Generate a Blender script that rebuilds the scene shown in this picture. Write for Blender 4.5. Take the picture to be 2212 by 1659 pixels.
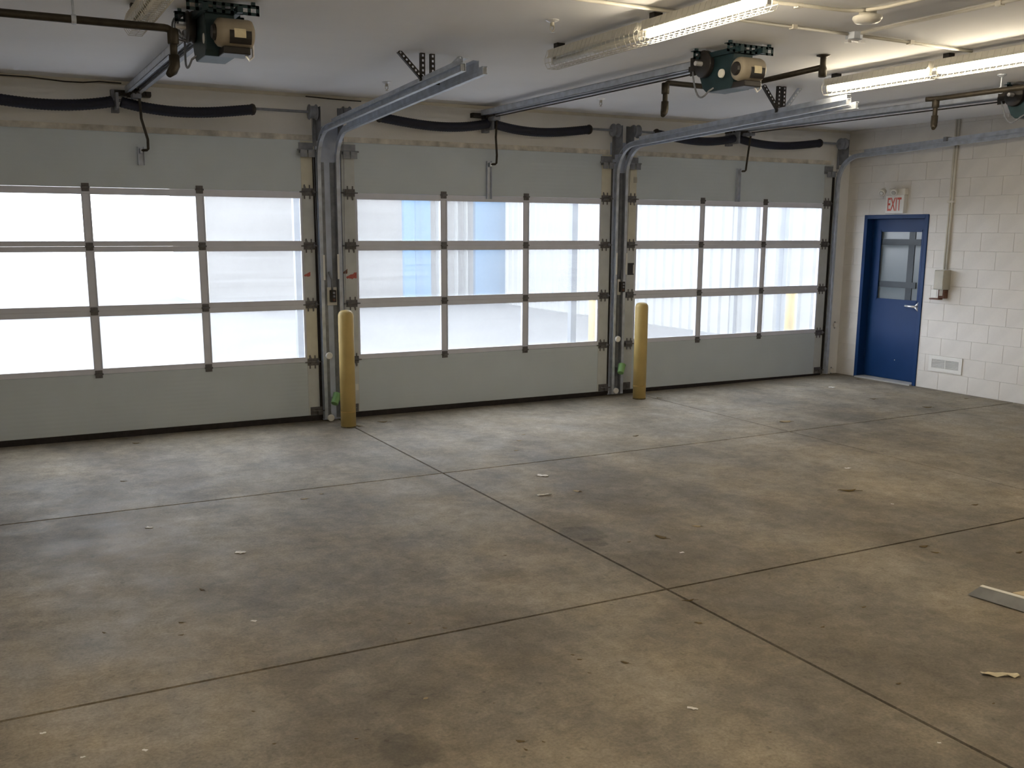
import bpy, math, random
from mathutils import Vector, Matrix

for o in list(bpy.data.objects):
    bpy.data.objects.remove(o)
SC = bpy.context.scene
COL = SC.collection

# ------------------------------------------------------------------ camera
FPX, W, H = 2151.78, 2212.0, 1659.0
YAW, PITCH, ROLL = 0.4854, -0.1916, 0.0042
CAM = Vector((-4.7654, -9.5149, 1.8624))
PPX, PPY = -12.29, 87.14
fwd = Vector((math.sin(YAW) * math.cos(PITCH), math.cos(YAW) * math.cos(PITCH), math.sin(PITCH)))
rgt = Vector((math.cos(YAW), -math.sin(YAW), 0))
upv = rgt.cross(fwd)
cr, sr = math.cos(ROLL), math.sin(ROLL)
r_, u_ = rgt * cr + upv * sr, upv * cr - rgt * sr
cd = bpy.data.cameras.new('camera')
cam = bpy.data.objects.new('camera', cd)
COL.objects.link(cam)
cd.sensor_width = 36.0
cd.sensor_fit = 'HORIZONTAL'
cd.lens = FPX / W * 36.0
cd.shift_x = -PPX / W
cd.shift_y = PPY / W
cd.clip_start = 0.05
cd.clip_end = 300
cam.matrix_world = Matrix(((r_.x, u_.x, -fwd.x, CAM.x), (r_.y, u_.y, -fwd.y, CAM.y),
                           (r_.z, u_.z, -fwd.z, CAM.z), (0, 0, 0, 1)))
SC.camera = cam


def at(px, py, ax, val):
    """photo pixel -> point on the plane ax = val"""
    d = fwd + r_ * ((px - W / 2 - PPX) / FPX) - u_ * ((py - H / 2 - PPY) / FPX)
    i = 'xyz'.index(ax)
    return CAM + d * ((val - CAM[i]) / d[i])


# ------------------------------------------------------------------ world, exposure
SKY = 6.4
TUBE = 68.0
EXPOSURE = 0.40
w = bpy.data.worlds.new('overcast_sky')
SC.world = w
w.use_nodes = True
bg = w.node_tree.nodes['Background']
bg.inputs[0].default_value = (0.90, 0.945, 1.0, 1)
bg.inputs[1].default_value = SKY
SC.view_settings.view_transform = 'Standard'
SC.view_settings.look = 'None'
SC.view_settings.exposure = EXPOSURE
SC.view_settings.gamma = 1.0
SC.view_settings.use_curve_mapping = False
SC.cycles.use_light_tree = False
SC.cycles.max_bounces = 6
SC.cycles.diffuse_bounces = 4
SC.cycles.glossy_bounces = 2
SC.cycles.transmission_bounces = 5
SC.cycles.transparent_max_bounces = 10

# ------------------------------------------------------------------ main dimensions
XR, XL, YF, YB, ZC = 5.20, -8.9, 0.06, -12.6, 3.125
DOORS = [-3.389, 0.0, 3.326]          # centres of the overhead doors
HW = 1.565                            # half width of an overhead door
SP, EG = 0.4809, 1.4175               # mullion offset, glass edge
ZBOT, ZB0, ZB1, ZA0, ZA1, ZT, ZTOP = 0.6307, 1.1129, 1.1897, 1.6765, 1.7530, 2.1698, 2.6961
JX = [XL, -5.256, -1.665, 1.926, XR]
JY = [YF, -2.575, -5.47, -8.36, YB]


def fz(x):                            # the floor rises a little towards the right wall
    return max(0.0, (x - 1.0) * 0.0085)


# ------------------------------------------------------------------ helpers
class MB:
    def __init__(s):
        s.v, s.f = [], []

    def add(s, vs, fs):
        n = len(s.v)
        s.v += [tuple(a) for a in vs]
        s.f += [tuple(n + i for i in f) for f in fs]
        return s

    def box(s, x0, x1, y0, y1, z0, z1, c=0.0):
        x0, x1 = min(x0, x1), max(x0, x1)
        y0, y1 = min(y0, y1), max(y0, y1)
        z0, z1 = min(z0, z1), max(z0, z1)
        s.add([(x0, y0, z0), (x1, y0, z0), (x1, y1, z0), (x0, y1, z0),
               (x0, y0, z1), (x1, y0, z1), (x1, y1, z1), (x0, y1, z1)],
              [(3, 2, 1, 0), (4, 5, 6, 7), (0, 1, 5, 4), (1, 2, 6, 5), (2, 3, 7, 6), (3, 0, 4, 7)])
        return s

    def obox(s, a, b, wx, wz, up=(0, 0, 1)):
        """bar of section wx * wz from a to b"""
        a, b = Vector(a), Vector(b)
        d = (b - a).normalized()
        up = Vector(up)
        sd = d.cross(up)
        if sd.length < 1e-4:
            sd = d.cross(Vector((1, 0, 0)))
        sd.normalize()
        uu = sd.cross(d).normalized()
        vs = []
        for q in (a, b):
            for i, j in ((-1, -1), (1, -1), (1, 1), (-1, 1)):
                vs.append(q + sd * (i * wx / 2) + uu * (j * wz / 2))
        s.add(vs, [(0, 1, 2, 3), (7, 6, 5, 4), (0, 4, 5, 1), (1, 5, 6, 2), (2, 6, 7, 3), (3, 7, 4, 0)])
        return s

    def tube(s, pts, r, n=8, cap=True, closed=False):
        pts = [Vector(p) for p in pts]
        m = len(pts)
        rs = r if isinstance(r, (list, tuple)) else [r] * m
        prev = None
        rings = []
        for i, p in enumerate(pts):
            if closed:
                t = pts[(i + 1) % m] - pts[i - 1]
            else:
                t = pts[min(i + 1, m - 1)] - pts[max(i - 1, 0)]
            t.normalize()
            if prev is None:
                a = Vector((0, 0, 1)) if abs(t.z) < 0.9 else Vector((1, 0, 0))
                a = (a - t * a.dot(t)).normalized()
            else:
                a = (prev - t * prev.dot(t)).normalized()
            prev = a
            b = t.cross(a)
            rings.append([p + (a * math.cos(2 * math.pi * k / n) + b * math.sin(2 * math.pi * k / n)) * rs[i]
                          for k in range(n)])
        vs = [q for rg in rings for q in rg]
        fs = []
        for i in range(m if closed else m - 1):
            j = (i + 1) % m
            for k in range(n):
                l = (k + 1) % n
                fs.append((i * n + k, i * n + l, j * n + l, j * n + k))
        if cap and not closed:
            fs.append(tuple(range(n - 1, -1, -1)))
            fs.append(tuple((m - 1) * n + k for k in range(n)))
        s.add(vs, fs)
        return s

    def lathe(s, c, prof, axis='z', n=20):
        """profile of (radius, height) turned about an axis through c"""
        c = Vector(c)
        vs = []
        for (r, h) in prof:
            for k in range(n):
                a = 2 * math.pi * k / n
                p, q = r * math.cos(a), r * math.sin(a)
                vs.append(c + Vector({'z': (p, q, h), 'x': (h, p, q), 'y': (q, h, p)}[axis]))
        m = len(prof)
        fs = []
        for i in range(m - 1):
            for k in range(n):
                l = (k + 1) % n
                fs.append((i * n + k, i * n + l, (i + 1) * n + l, (i + 1) * n + k))
        fs.append(tuple(range(n - 1, -1, -1)))
        fs.append(tuple((m - 1) * n + k for k in range(n)))
        s.add(vs, fs)
        return s

    def sweep(s, path, prof, side):
        """open profile [(a, b)] swept along path: a along the fixed vector side, b along its normal"""
        side = Vector(side).normalized()
        path = [Vector(p) for p in path]
        m, n = len(path), len(prof)
        vs = []
        for i, p in enumerate(path):
            t = (path[min(i + 1, m - 1)] - path[max(i - 1, 0)]).normalized()
            nn = side.cross(t).normalized()
            for (a, b) in prof:
                vs.append(p + side * a + nn * b)
        fs = []
        for i in range(m - 1):
            for k in range(n):
                l = (k + 1) % n
                fs.append((i * n + k, i * n + l, (i + 1) * n + l, (i + 1) * n + k))
        fs.append(tuple(range(n - 1, -1, -1)))
        fs.append(tuple((m - 1) * n + k for k in range(n)))
        s.add(vs, fs)
        return s

    def shift(s, d):
        d = Vector(d)
        s.v = [tuple(Vector(q) + d) for q in s.v]
        return s

    def mesh(s, name, m=None):
        me = bpy.data.meshes.new(name)
        me.from_pydata(s.v, [], s.f)
        me.validate()
        import bmesh
        b = bmesh.new()
        b.from_mesh(me)
        bmesh.ops.recalc_face_normals(b, faces=b.faces)
        b.to_mesh(me)
        b.free()
        if m:
            me.materials.append(M[m])
        return me

    def build(s, name, m, parent=None, smooth=False, bevel=0, loc=None):
        o = bpy.data.objects.new(name, s.mesh(name, m))
        COL.objects.link(o)
        o.parent = parent
        if loc:
            o.location = loc
        if smooth:
            for p in o.data.polygons:
                p.use_smooth = True
            if smooth == 'auto':
                for p in o.data.polygons:
                    p.use_smooth = len(p.vertices) == 4
        if bevel:
            b = o.modifiers.new('bevel', 'BEVEL')
            b.width = bevel
            b.segments = 2
            b.limit_method = 'ANGLE'
        return o


def tag(o, label=None, cat=None, group=None, kind=None):
    if label:
        o['label'] = label
    if cat:
        o['category'] = cat
    if group:
        o['group'] = group
    if kind:
        o['kind'] = kind
    return o


def empty(name, loc, label=None, cat=None, group=None, kind=None):
    o = bpy.data.objects.new(name, None)
    o.empty_display_size = 0.1
    COL.objects.link(o)
    o.location = loc
    return tag(o, label, cat, group, kind)


# ------------------------------------------------------------------ materials
M = {}


def nodes(name):
    m = bpy.data.materials.new(name)
    m.use_nodes = True
    nt = m.node_tree
    return m, nt, nt.nodes['Principled BSDF']


def mat(key, col, rough=0.6, metal=0.0, var=0.12, scale=9.0, bump=0.0, bscale=60.0, spec=0.4):
    """plain paint / metal / plastic with a little mottling"""
    m, nt, b = nodes(key)
    tc = nt.nodes.new('ShaderNodeTexCoord')
    n = nt.nodes.new('ShaderNodeTexNoise')
    n.inputs['Scale'].default_value = scale
    n.inputs['Detail'].default_value = 5
    nt.links.new(tc.outputs['Object'], n.inputs['Vector'])
    r = nt.nodes.new('ShaderNodeMapRange')
    r.inputs['From Min'].default_value = 0.3
    r.inputs['From Max'].default_value = 0.7
    r.inputs['To Min'].default_value = 1 - var
    r.inputs['To Max'].default_value = 1 + var
    nt.links.new(n.outputs['Fac'], r.inputs['Value'])
    mx = nt.nodes.new('ShaderNodeVectorMath')
    mx.operation = 'SCALE'
    mx.inputs[0].default_value = col
    nt.links.new(r.outputs['Result'], mx.inputs['Scale'])
    nt.links.new(mx.outputs['Vector'], b.inputs['Base Color'])
    b.inputs['Roughness'].default_value = rough
    b.inputs['Metallic'].default_value = metal
    b.inputs['Specular IOR Level'].default_value = spec
    if bump:
        n2 = nt.nodes.new('ShaderNodeTexNoise')
        n2.inputs['Scale'].default_value = bscale
        n2.inputs['Detail'].default_value = 4
        nt.links.new(tc.outputs['Object'], n2.inputs['Vector'])
        bp = nt.nodes.new('ShaderNodeBump')
        bp.inputs['Strength'].default_value = bump
        bp.inputs['Distance'].default_value = 0.004
        nt.links.new(n2.outputs['Fac'], bp.inputs['Height'])
        nt.links.new(bp.outputs['Normal'], b.inputs['Normal'])
    M[key] = m
    return m


def emit(key, col, s):
    m, nt, b = nodes(key)
    b.inputs['Base Color'].default_value = (*col, 1)
    b.inputs['Emission Color'].default_value = (*col, 1)
    b.inputs['Emission Strength'].default_value = s
    M[key] = m


mat('ceiling_paint', (0.90, 0.905, 0.93), 0.7, var=0.03, scale=1.2, bump=0.15, bscale=40)
mat('wall_paint', (0.84, 0.835, 0.82), 0.6, var=0.05, scale=2.5, bump=0.35, bscale=70)
mat('block_paint', (0.715, 0.69, 0.655), 0.55, var=0.05, scale=4, bump=0.5, bscale=90)
mat('mortar', (0.70, 0.675, 0.64), 0.7, var=0.06, scale=8, bump=0.4, bscale=120)
mat('pier_grey', (0.50, 0.56, 0.70), 0.55, var=0.15, scale=6)  # even grey blue tone for the posts between the doors
mat('header_strip', (0.70, 0.665, 0.60), 0.7, var=0.30, scale=11)
mat('joint_dirt', (0.11, 0.085, 0.04), 0.95, var=0.4, scale=30)
mat('door_panel', (0.57, 0.635, 0.685), 0.45, var=0.03, scale=3)
mat('door_frame', (0.70, 0.72, 0.81), 0.4, var=0.04, scale=6)
mat('stile_plate', (0.55, 0.575, 0.58), 0.5, var=0.08, scale=7)
mat('stile_cream', (0.66, 0.635, 0.53), 0.5, var=0.08, scale=7)
mat('galvanised', (0.51, 0.555, 0.64), 0.36, 0.3, var=0.16, scale=14)
mat('channel_steel', (0.27, 0.27, 0.265), 0.45, 0.3, var=0.15, scale=12)
mat('dull_steel', (0.24, 0.255, 0.29), 0.5, 0.3, var=0.2, scale=18)
mat('dark_steel', (0.045, 0.04, 0.038), 0.55, 0.4, var=0.3, scale=25)
mat('black_pipe', (0.040, 0.033, 0.024), 0.5, 0.3, var=0.3, scale=20)
mat('rubber', (0.022, 0.018, 0.018), 0.8, var=0.3, scale=20)
mat('spring_black', (0.009, 0.011, 0.024), 0.55, var=0.3, scale=40)
mat('operator_green', (0.020, 0.045, 0.055), 0.45, 0.2, var=0.2, scale=12)
mat('motor_tan', (0.32, 0.28, 0.22), 0.45, var=0.1, scale=10)
mat('motor_black', (0.025, 0.022, 0.022), 0.4, var=0.2, scale=10)
mat('label_cream', (0.72, 0.64, 0.45), 0.5, var=0.08, scale=40)
mat('label_print', (0.35, 0.30, 0.22), 0.6)
mat('white_plastic', (0.78, 0.77, 0.74), 0.4, var=0.03)
mat('off_white_enamel', (0.74, 0.72, 0.66), 0.4, var=0.03)
mat('conduit_paint', (0.66, 0.63, 0.56), 0.5, var=0.06)
mat('box_grey', (0.46, 0.44, 0.38), 0.5, var=0.08)
mat('rust_brown', (0.14, 0.06, 0.04), 0.6, var=0.3, scale=25)
mat('bollard_yellow', (0.55, 0.41, 0.155), 0.5, var=0.09, scale=6)
mat('bollard_scuff', (0.42, 0.27, 0.08), 0.7, var=0.2, scale=20)
mat('door_blue', (0.006, 0.036, 0.13), 0.45, spec=0.25, var=0.06, scale=5)
mat('lite_glass', (0.17, 0.205, 0.23), 0.12, var=0.05, scale=2)
mat('lite_dark', (0.022, 0.034, 0.045), 0.4, var=0.1)
mat('chrome', (0.85, 0.85, 0.87), 0.3, 0.45, var=0.02)
mat('exit_red', (0.62, 0.13, 0.10), 0.5, var=0.03)
mat('sticker_red', (0.42, 0.11, 0.09), 0.6, var=0.2, scale=60)
mat('sticker_black', (0.03, 0.03, 0.035), 0.5)
mat('green_plastic', (0.22, 0.42, 0.17), 0.4, var=0.06)
mat('wire_white', (0.62, 0.60, 0.55), 0.4)
mat('unlit_tube', (0.75, 0.75, 0.72), 0.25, var=0.0)
mat('leaf_brown', (0.11, 0.075, 0.025), 0.8, var=0.3, scale=60)
mat('leaf_tan', (0.30, 0.23, 0.13), 0.8, var=0.2, scale=60)
mat('paper', (0.78, 0.76, 0.72), 0.7, var=0.05, scale=40)
mat('paper_cream', (0.74, 0.66, 0.48), 0.7, var=0.05, scale=40)
mat('board_tan', (0.58, 0.47, 0.30), 0.7, var=0.1, scale=8)
mat('brass', (0.45, 0.42, 0.36), 0.3, 0.8)
mat('threshold', (0.42, 0.42, 0.41), 0.6, var=0.1)
mat('ext_white', (0.22, 0.222, 0.216), 0.6, var=0.02)
mat('ext_beige', (0.132, 0.125, 0.117), 0.7, var=0.15, scale=0.6)
mat('ext_pale', (0.18, 0.185, 0.20), 0.6, var=0.02)
mat('hinge_steel', (0.13, 0.125, 0.13), 0.5, 0.3, var=0.3, scale=30)
mat('ext_blue', (0.060, 0.150, 0.26), 0.6, var=0.03)
mat('ext_blue_dark', (0.055, 0.132, 0.225), 0.6, var=0.03)
mat('ext_grey', (0.13, 0.142, 0.16), 0.5, var=0.04)
mat('asphalt', (0.078, 0.077, 0.076), 0.9, var=0.15, scale=1.0)
emit('lit_tube', (1.0, 0.86, 0.63), TUBE)

# door panel with fine horizontal embossed lines
nt = M['door_panel'].node_tree
b = nt.nodes['Principled BSDF']
tc = nt.nodes.new('ShaderNodeTexCoord')
wv = nt.nodes.new('ShaderNodeTexWave')
wv.bands_direction = 'Z'
wv.inputs['Scale'].default_value = 8.0
nt.links.new(tc.outputs['Object'], wv.inputs['Vector'])
bp = nt.nodes.new('ShaderNodeBump')
bp.inputs['Strength'].default_value = 0.12
bp.inputs['Distance'].default_value = 0.003
nt.links.new(wv.outputs['Fac'], bp.inputs['Height'])
nt.links.new(bp.outputs['Normal'], b.inputs['Normal'])

# twin-wall polycarbonate: partly clear, partly diffusing
m = bpy.data.materials.new('polycarbonate')
m.use_nodes = True
nt = m.node_tree
nt.nodes.clear()
out = nt.nodes.new('ShaderNodeOutputMaterial')
tr = nt.nodes.new('ShaderNodeBsdfTransparent')
tr.inputs[0].default_value = (0.97, 0.98, 1.0, 1)
tl = nt.nodes.new('ShaderNodeBsdfTranslucent')
tl.inputs[0].default_value = (0.90, 0.93, 0.96, 1)
gl = nt.nodes.new('ShaderNodeBsdfGlossy')
gl.inputs['Roughness'].default_value = 0.25
tc = nt.nodes.new('ShaderNodeTexCoord')
mp = nt.nodes.new('ShaderNodeMapping')
mp.inputs['Scale'].default_value = (0.35, 1, 55)
nz = nt.nodes.new('ShaderNodeTexNoise')
nz.inputs['Scale'].default_value = 1.0
rg = nt.nodes.new('ShaderNodeMapRange')
rg.inputs['To Min'].default_value = 0.05
rg.inputs['To Max'].default_value = 0.12
mx1 = nt.nodes.new('ShaderNodeMixShader')
mx2 = nt.nodes.new('ShaderNodeMixShader')
mx2.inputs[0].default_value = 0.04
nt.links.new(tc.outputs['Object'], mp.inputs[0])
nt.links.new(mp.outputs[0], nz.inputs['Vector'])
nt.links.new(nz.outputs['Fac'], rg.inputs['Value'])
nt.links.new(rg.outputs[0], mx1.inputs[0])
nt.links.new(tr.outputs[0], mx1.inputs[1])
nt.links.new(tl.outputs[0], mx1.inputs[2])
nt.links.new(mx1.outputs[0], mx2.inputs[1])
nt.links.new(gl.outputs[0], mx2.inputs[2])
nt.links.new(mx2.outputs[0], out.inputs[0])
M['polycarbonate'] = m

# concrete floor
m, nt, b = nodes('concrete')
L = nt.links.new
tc = nt.nodes.new('ShaderNodeTexCoord')


def noise(scale, detail=5, rough=0.55, vec=None, dist=0.0):
    n = nt.nodes.new('ShaderNodeTexNoise')
    n.inputs['Scale'].default_value = scale
    n.inputs['Detail'].default_value = detail
    n.inputs['Roughness'].default_value = rough
    n.inputs['Distortion'].default_value = dist
    L(vec or tc.outputs['Object'], n.inputs['Vector'])
    return n.outputs['Fac']


def ramp(src, a, bb, c0, c1):
    r = nt.nodes.new('ShaderNodeMapRange')
    r.interpolation_type = 'SMOOTHSTEP'
    r.inputs['From Min'].default_value = a
    r.inputs['From Max'].default_value = bb
    r.inputs['To Min'].default_value = c0
    r.inputs['To Max'].default_value = c1
    L(src, r.inputs['Value'])
    return r.outputs['Result']


def math_(op, a, c):
    n = nt.nodes.new('ShaderNodeMath')
    n.operation = op
    for i, q in enumerate((a, c)):
        if isinstance(q, (int, float)):
            n.inputs[i].default_value = q
        else:
            L(q, n.inputs[i])
    return n.outputs[0]


mpg = nt.nodes.new('ShaderNodeMapping')
mpg.inputs['Scale'].default_value = (1.0, 0.45, 1)
mpg.inputs['Rotation'].default_value = (0, 0, 0.25)
L(tc.outputs['Object'], mpg.inputs[0])
f = math_('MULTIPLY', ramp(noise(0.75, 7, 0.62, mpg.outputs[0]), 0.36, 0.62, 0.66, 1.14),
          ramp(noise(2.3, 8, 0.68), 0.32, 0.68, 0.82, 1.14))
f = math_('MULTIPLY', f, ramp(noise(11, 8, 0.72, None, 0.6), 0.34, 0.66, 0.84, 1.14))
f = math_('MULTIPLY', f, ramp(noise(70, 4, 0.7), 0.3, 0.7, 0.84, 1.16))
f = math_('MULTIPLY', f, ramp(noise(26, 3, 0.5), 0.62, 0.74, 1.0, 0.72))


def spot(cx, cy, rx, ry, depth):
    """an oil stain of irregular outline"""
    global f
    s = nt.nodes.new('ShaderNodeVectorMath')
    s.operation = 'SUBTRACT'
    L(tc.outputs['Object'], s.inputs[0])
    s.inputs[1].default_value = (cx, cy, 0)
    d = nt.nodes.new('ShaderNodeVectorMath')
    d.operation = 'MULTIPLY'
    L(s.outputs[0], d.inputs[0])
    d.inputs[1].default_value = (1 / rx, 1 / ry, 0)
    l = nt.nodes.new('ShaderNodeVectorMath')
    l.operation = 'LENGTH'
    L(d.outputs[0], l.inputs[0])
    q = math_('ADD', l.outputs['Value'], math_('MULTIPLY', noise(7, 5), 1.1))
    f = math_('MULTIPLY', f, ramp(q, 1.25, 1.5, depth, 1.0))


for px, py, rx, ry, dp in ((1258, 1152, 0.17, 0.20, 0.70), (1285, 1172, 0.10, 0.10, 0.75), (884, 1618, 0.13, 0.16, 0.68),
                           (2030, 942, 0.13, 0.16, 0.8), (1085, 1225, 0.12, 0.3, 0.82)):
    q = at(px, py, 'z', 0)
    spot(q.x, q.y, rx, ry, dp)
cs = nt.nodes.new('ShaderNodeVectorMath')
cs.operation = 'SCALE'
cm = nt.nodes.new('ShaderNodeMix')
cm.data_type = 'RGBA'
cm.inputs['A'].default_value = (0.252, 0.212, 0.156, 1)
cm.inputs['B'].default_value = (0.232, 0.203, 0.161, 1)
L(ramp(noise(1.4, 3), 0.35, 0.65, 0, 1), cm.inputs['Factor'])
L(cm.outputs['Result'], cs.inputs[0])
L(f, cs.inputs['Scale'])
L(cs.outputs['Vector'], b.inputs['Base Color'])
b.inputs['Specular IOR Level'].default_value = 0.28
L(ramp(noise(3.5, 4), 0.3, 0.7, 0.58, 0.72), b.inputs['Roughness'])
bp = nt.nodes.new('ShaderNodeBump')
bp.inputs['Strength'].default_value = 0.18
bp.inputs['Distance'].default_value = 0.004
L(noise(60, 5), bp.inputs['Height'])
L(bp.outputs['Normal'], b.inputs['Normal'])
M['concrete'] = m


# ------------------------------------------------------------------ the room
def structure(mb, name, m, label, cat, **k):
    return tag(mb.build(name, m, **k), label, cat, kind='structure')


floor = structure(MB().box(XL - .2, XR + .45, YB - .2, YF + .3, -0.20, -0.025), 'floor', 'joint_dirt',
                  'grey brown concrete floor scored into large slabs', 'floor')
g = 0.005
for i in range(4):
    for j in range(4):
        x0, x1, y1, y0 = JX[i] + g, JX[i + 1] - g, JY[j] - (g if j else -.22), JY[j + 1] + g
        if i == 3:
            x1 = XR - 0.001
        xs = [x0, 1.0, x1] if x0 < 1.0 < x1 else [x0, x1]
        mb = MB()
        c = 0.004
        vs, fs = [], []
        # bevelled top following the slight slope of the floor
        for a, bb in zip(xs[:-1], xs[1:]):
            za, zb_ = fz(a), fz(bb)
            mb.add([(a, y0, -.03), (bb, y0, -.03), (bb, y1, -.03), (a, y1, -.03),
                    (a + (c if a == x0 else 0), y0 + c, za), (bb - (c if bb == x1 else 0), y0 + c, zb_),
                    (bb - (c if bb == x1 else 0), y1 - c, zb_), (a + (c if a == x0 else 0), y1 - c, za)],
                   [(4, 5, 6, 7), (0, 1, 5, 4), (2, 3, 7, 6)] + ([(3, 0, 4, 7)] if a == x0 else []) +
                   ([(1, 2, 6, 5)] if bb == x1 else []))
        mb.build('floor_slab', 'concrete', floor)

structure(MB().box(XL - .2, XR + .2, YB - .2, YF + .2, ZC, ZC + .15), 'ceiling', 'ceiling_paint',
          'flat white painted ceiling above the garage doors', 'ceiling')
structure(MB().box(XL - .2, XL, YB, YF, -.02, ZC), 'wall_left', 'wall_paint', 'plain white painted wall at the left', 'wall')
structure(MB().box(XL, XR, YB - .2, YB, -.02, ZC), 'wall_back', 'wall_paint', 'plain white painted wall at the back', 'wall')

# front wall: header and piers round the three openings
OW, OZ = 1.555, 2.66
mb = MB().box(XL, XR + .2, YF, YF + .12, OZ, ZC)
edges = [XL] + [e for d in DOORS for e in (d - OW, d + OW)] + [XR + .2]
for a, bb in zip(edges[0::2], edges[1::2]):
    mb.box(a, bb, YF, YF + .12, -.02, OZ)
structure(mb, 'wall_front', 'wall_paint', 'white painted header wall above the three overhead doors', 'wall')
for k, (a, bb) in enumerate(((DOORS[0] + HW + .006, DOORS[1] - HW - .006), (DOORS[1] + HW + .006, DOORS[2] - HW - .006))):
    structure(MB().box(a, bb, YF - .07, YF - .001, 0.012 if k else .0, 2.83), 'trim_%d' % (k + 1), 'pier_grey',
              ['grey blue post cover between the left and middle overhead doors',
               'grey blue post cover between the middle and right overhead doors'][k], 'post', bevel=.004)
structure(MB().box(DOORS[2] + HW + .006, XR - .002, YF - .04, YF - .001, 0.036, 2.83), 'trim_3', 'wall_paint',
          'white painted jamb in the corner beside the right overhead door', 'post')
# thin strip along the ceiling and stained weather strip over each door
structure(MB().box(XL, XR - .002, YF - .018, YF - .001, ZC - .03, ZC - .001), 'trim_4', 'conduit_paint',
          'thin painted strip where header wall meets ceiling', 'trim')
for k, d in enumerate(DOORS):
    structure(MB().box(d - HW, d + HW, YF - .012, YF - .001, ZTOP - .01, ZTOP + .055), 'trim_%d' % (5 + k), 'header_strip',
              'dirty weather strip over the %s overhead door' % ('left', 'middle', 'right')[k], 'trim')

# right wall of concrete blocks with the doorway
DY1, DY0, DZ = -0.285, -1.255, 2.08
wr = MB()
wr.box(XR + .004, XR + .2, DY1, YF + .2, -.02, ZC)
wr.box(XR + .004, XR + .2, YB, DY0, -.02, ZC)
wr.box(XR + .004, XR + .2, DY0, DY1, DZ, ZC)
wall_r = structure(wr, 'wall_right', 'mortar', 'white painted concrete block wall with the blue exit door', 'wall')
BH, BL = 0.2032, 0.4064
cache = {}
YEND = -6.0


def block(y0, y1, z0, z1):
    k = (round(y1 - y0, 3), round(z1 - z0, 3))
    if k not in cache:
        a, h = (y1 - y0) / 2 - .0008, (z1 - z0) / 2 - .0008
        c = .0016
        vs = [(.0022, -a, -h), (.0022, a, -h), (.0022, a, h), (.0022, -a, h),
              (-.0005, -a + c, -h + c), (-.0005, a - c, -h + c), (-.0005, a - c, h - c), (-.0005, -a + c, h - c),
              (.008, -a, -h), (.008, a, -h), (.008, a, h), (.008, -a, h)]
        fs = [(4, 5, 6, 7)] + [(i, (i + 1) % 4, 4 + (i + 1) % 4, 4 + i) for i in range(4)] + \
             [(i, (i + 1) % 4, 8 + (i + 1) % 4, 8 + i) for i in range(4)]
        cache[k] = MB().add(vs, fs).mesh('block', 'block_paint')
    o = bpy.data.objects.new('block', cache[k])
    COL.objects.link(o)
    o.parent = wall_r
    o.location = (XR, (y0 + y1) / 2, (z0 + z1) / 2)


z = fz(XR)
row = 0
while z < ZC - .03:
    z1 = min(z + BH, ZC)
    if ZC - z1 < .04:
        z1 = ZC
    y = YF + (.2032 if row % 2 else 0)
    while y > YEND:
        y0, y1 = max(y - BL, YEND), min(y, YF)
        segs = [(y0, y1)]
        if z < DZ - .02:
            segs = []
            if y1 > DY1:
                segs.append((max(y0, DY1), y1))
            if y0 < DY0:
                segs.append((y0, min(y1, DY0)))
        for a, bb in segs:
            if bb - a > .03:
                zb0 = z
                if z < DZ - .02 and z1 > DZ and a < DY1 and bb > DY0:
                    continue
                block(a, bb, zb0, z1)
        y -= BL
    z = z1
    row += 1
MB().box(XR - .0005, XR + .006, YB, YEND - .002, .0, ZC).build('painted_face', 'block_paint', wall_r)


# ------------------------------------------------------------------ overhead doors
def hinge_mb(wid):
    """a small door hinge: two leaves and the barrel, centred on 0"""
    q = MB().box(-wid / 2, wid / 2, -.006, 0, -.035, -.006).box(-wid / 2, wid / 2, -.006, 0, .006, .035)
    q.tube([(-wid / 2 - .006, -.009, 0), (wid / 2 + .006, -.009, 0)], .008, 8)
    q.box(-wid * .3, wid * .3, -.014, -.004, -.022, -.004)
    return q


hinge_me = None
endh_me = None
SIDE = ('left', 'middle', 'right')


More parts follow.
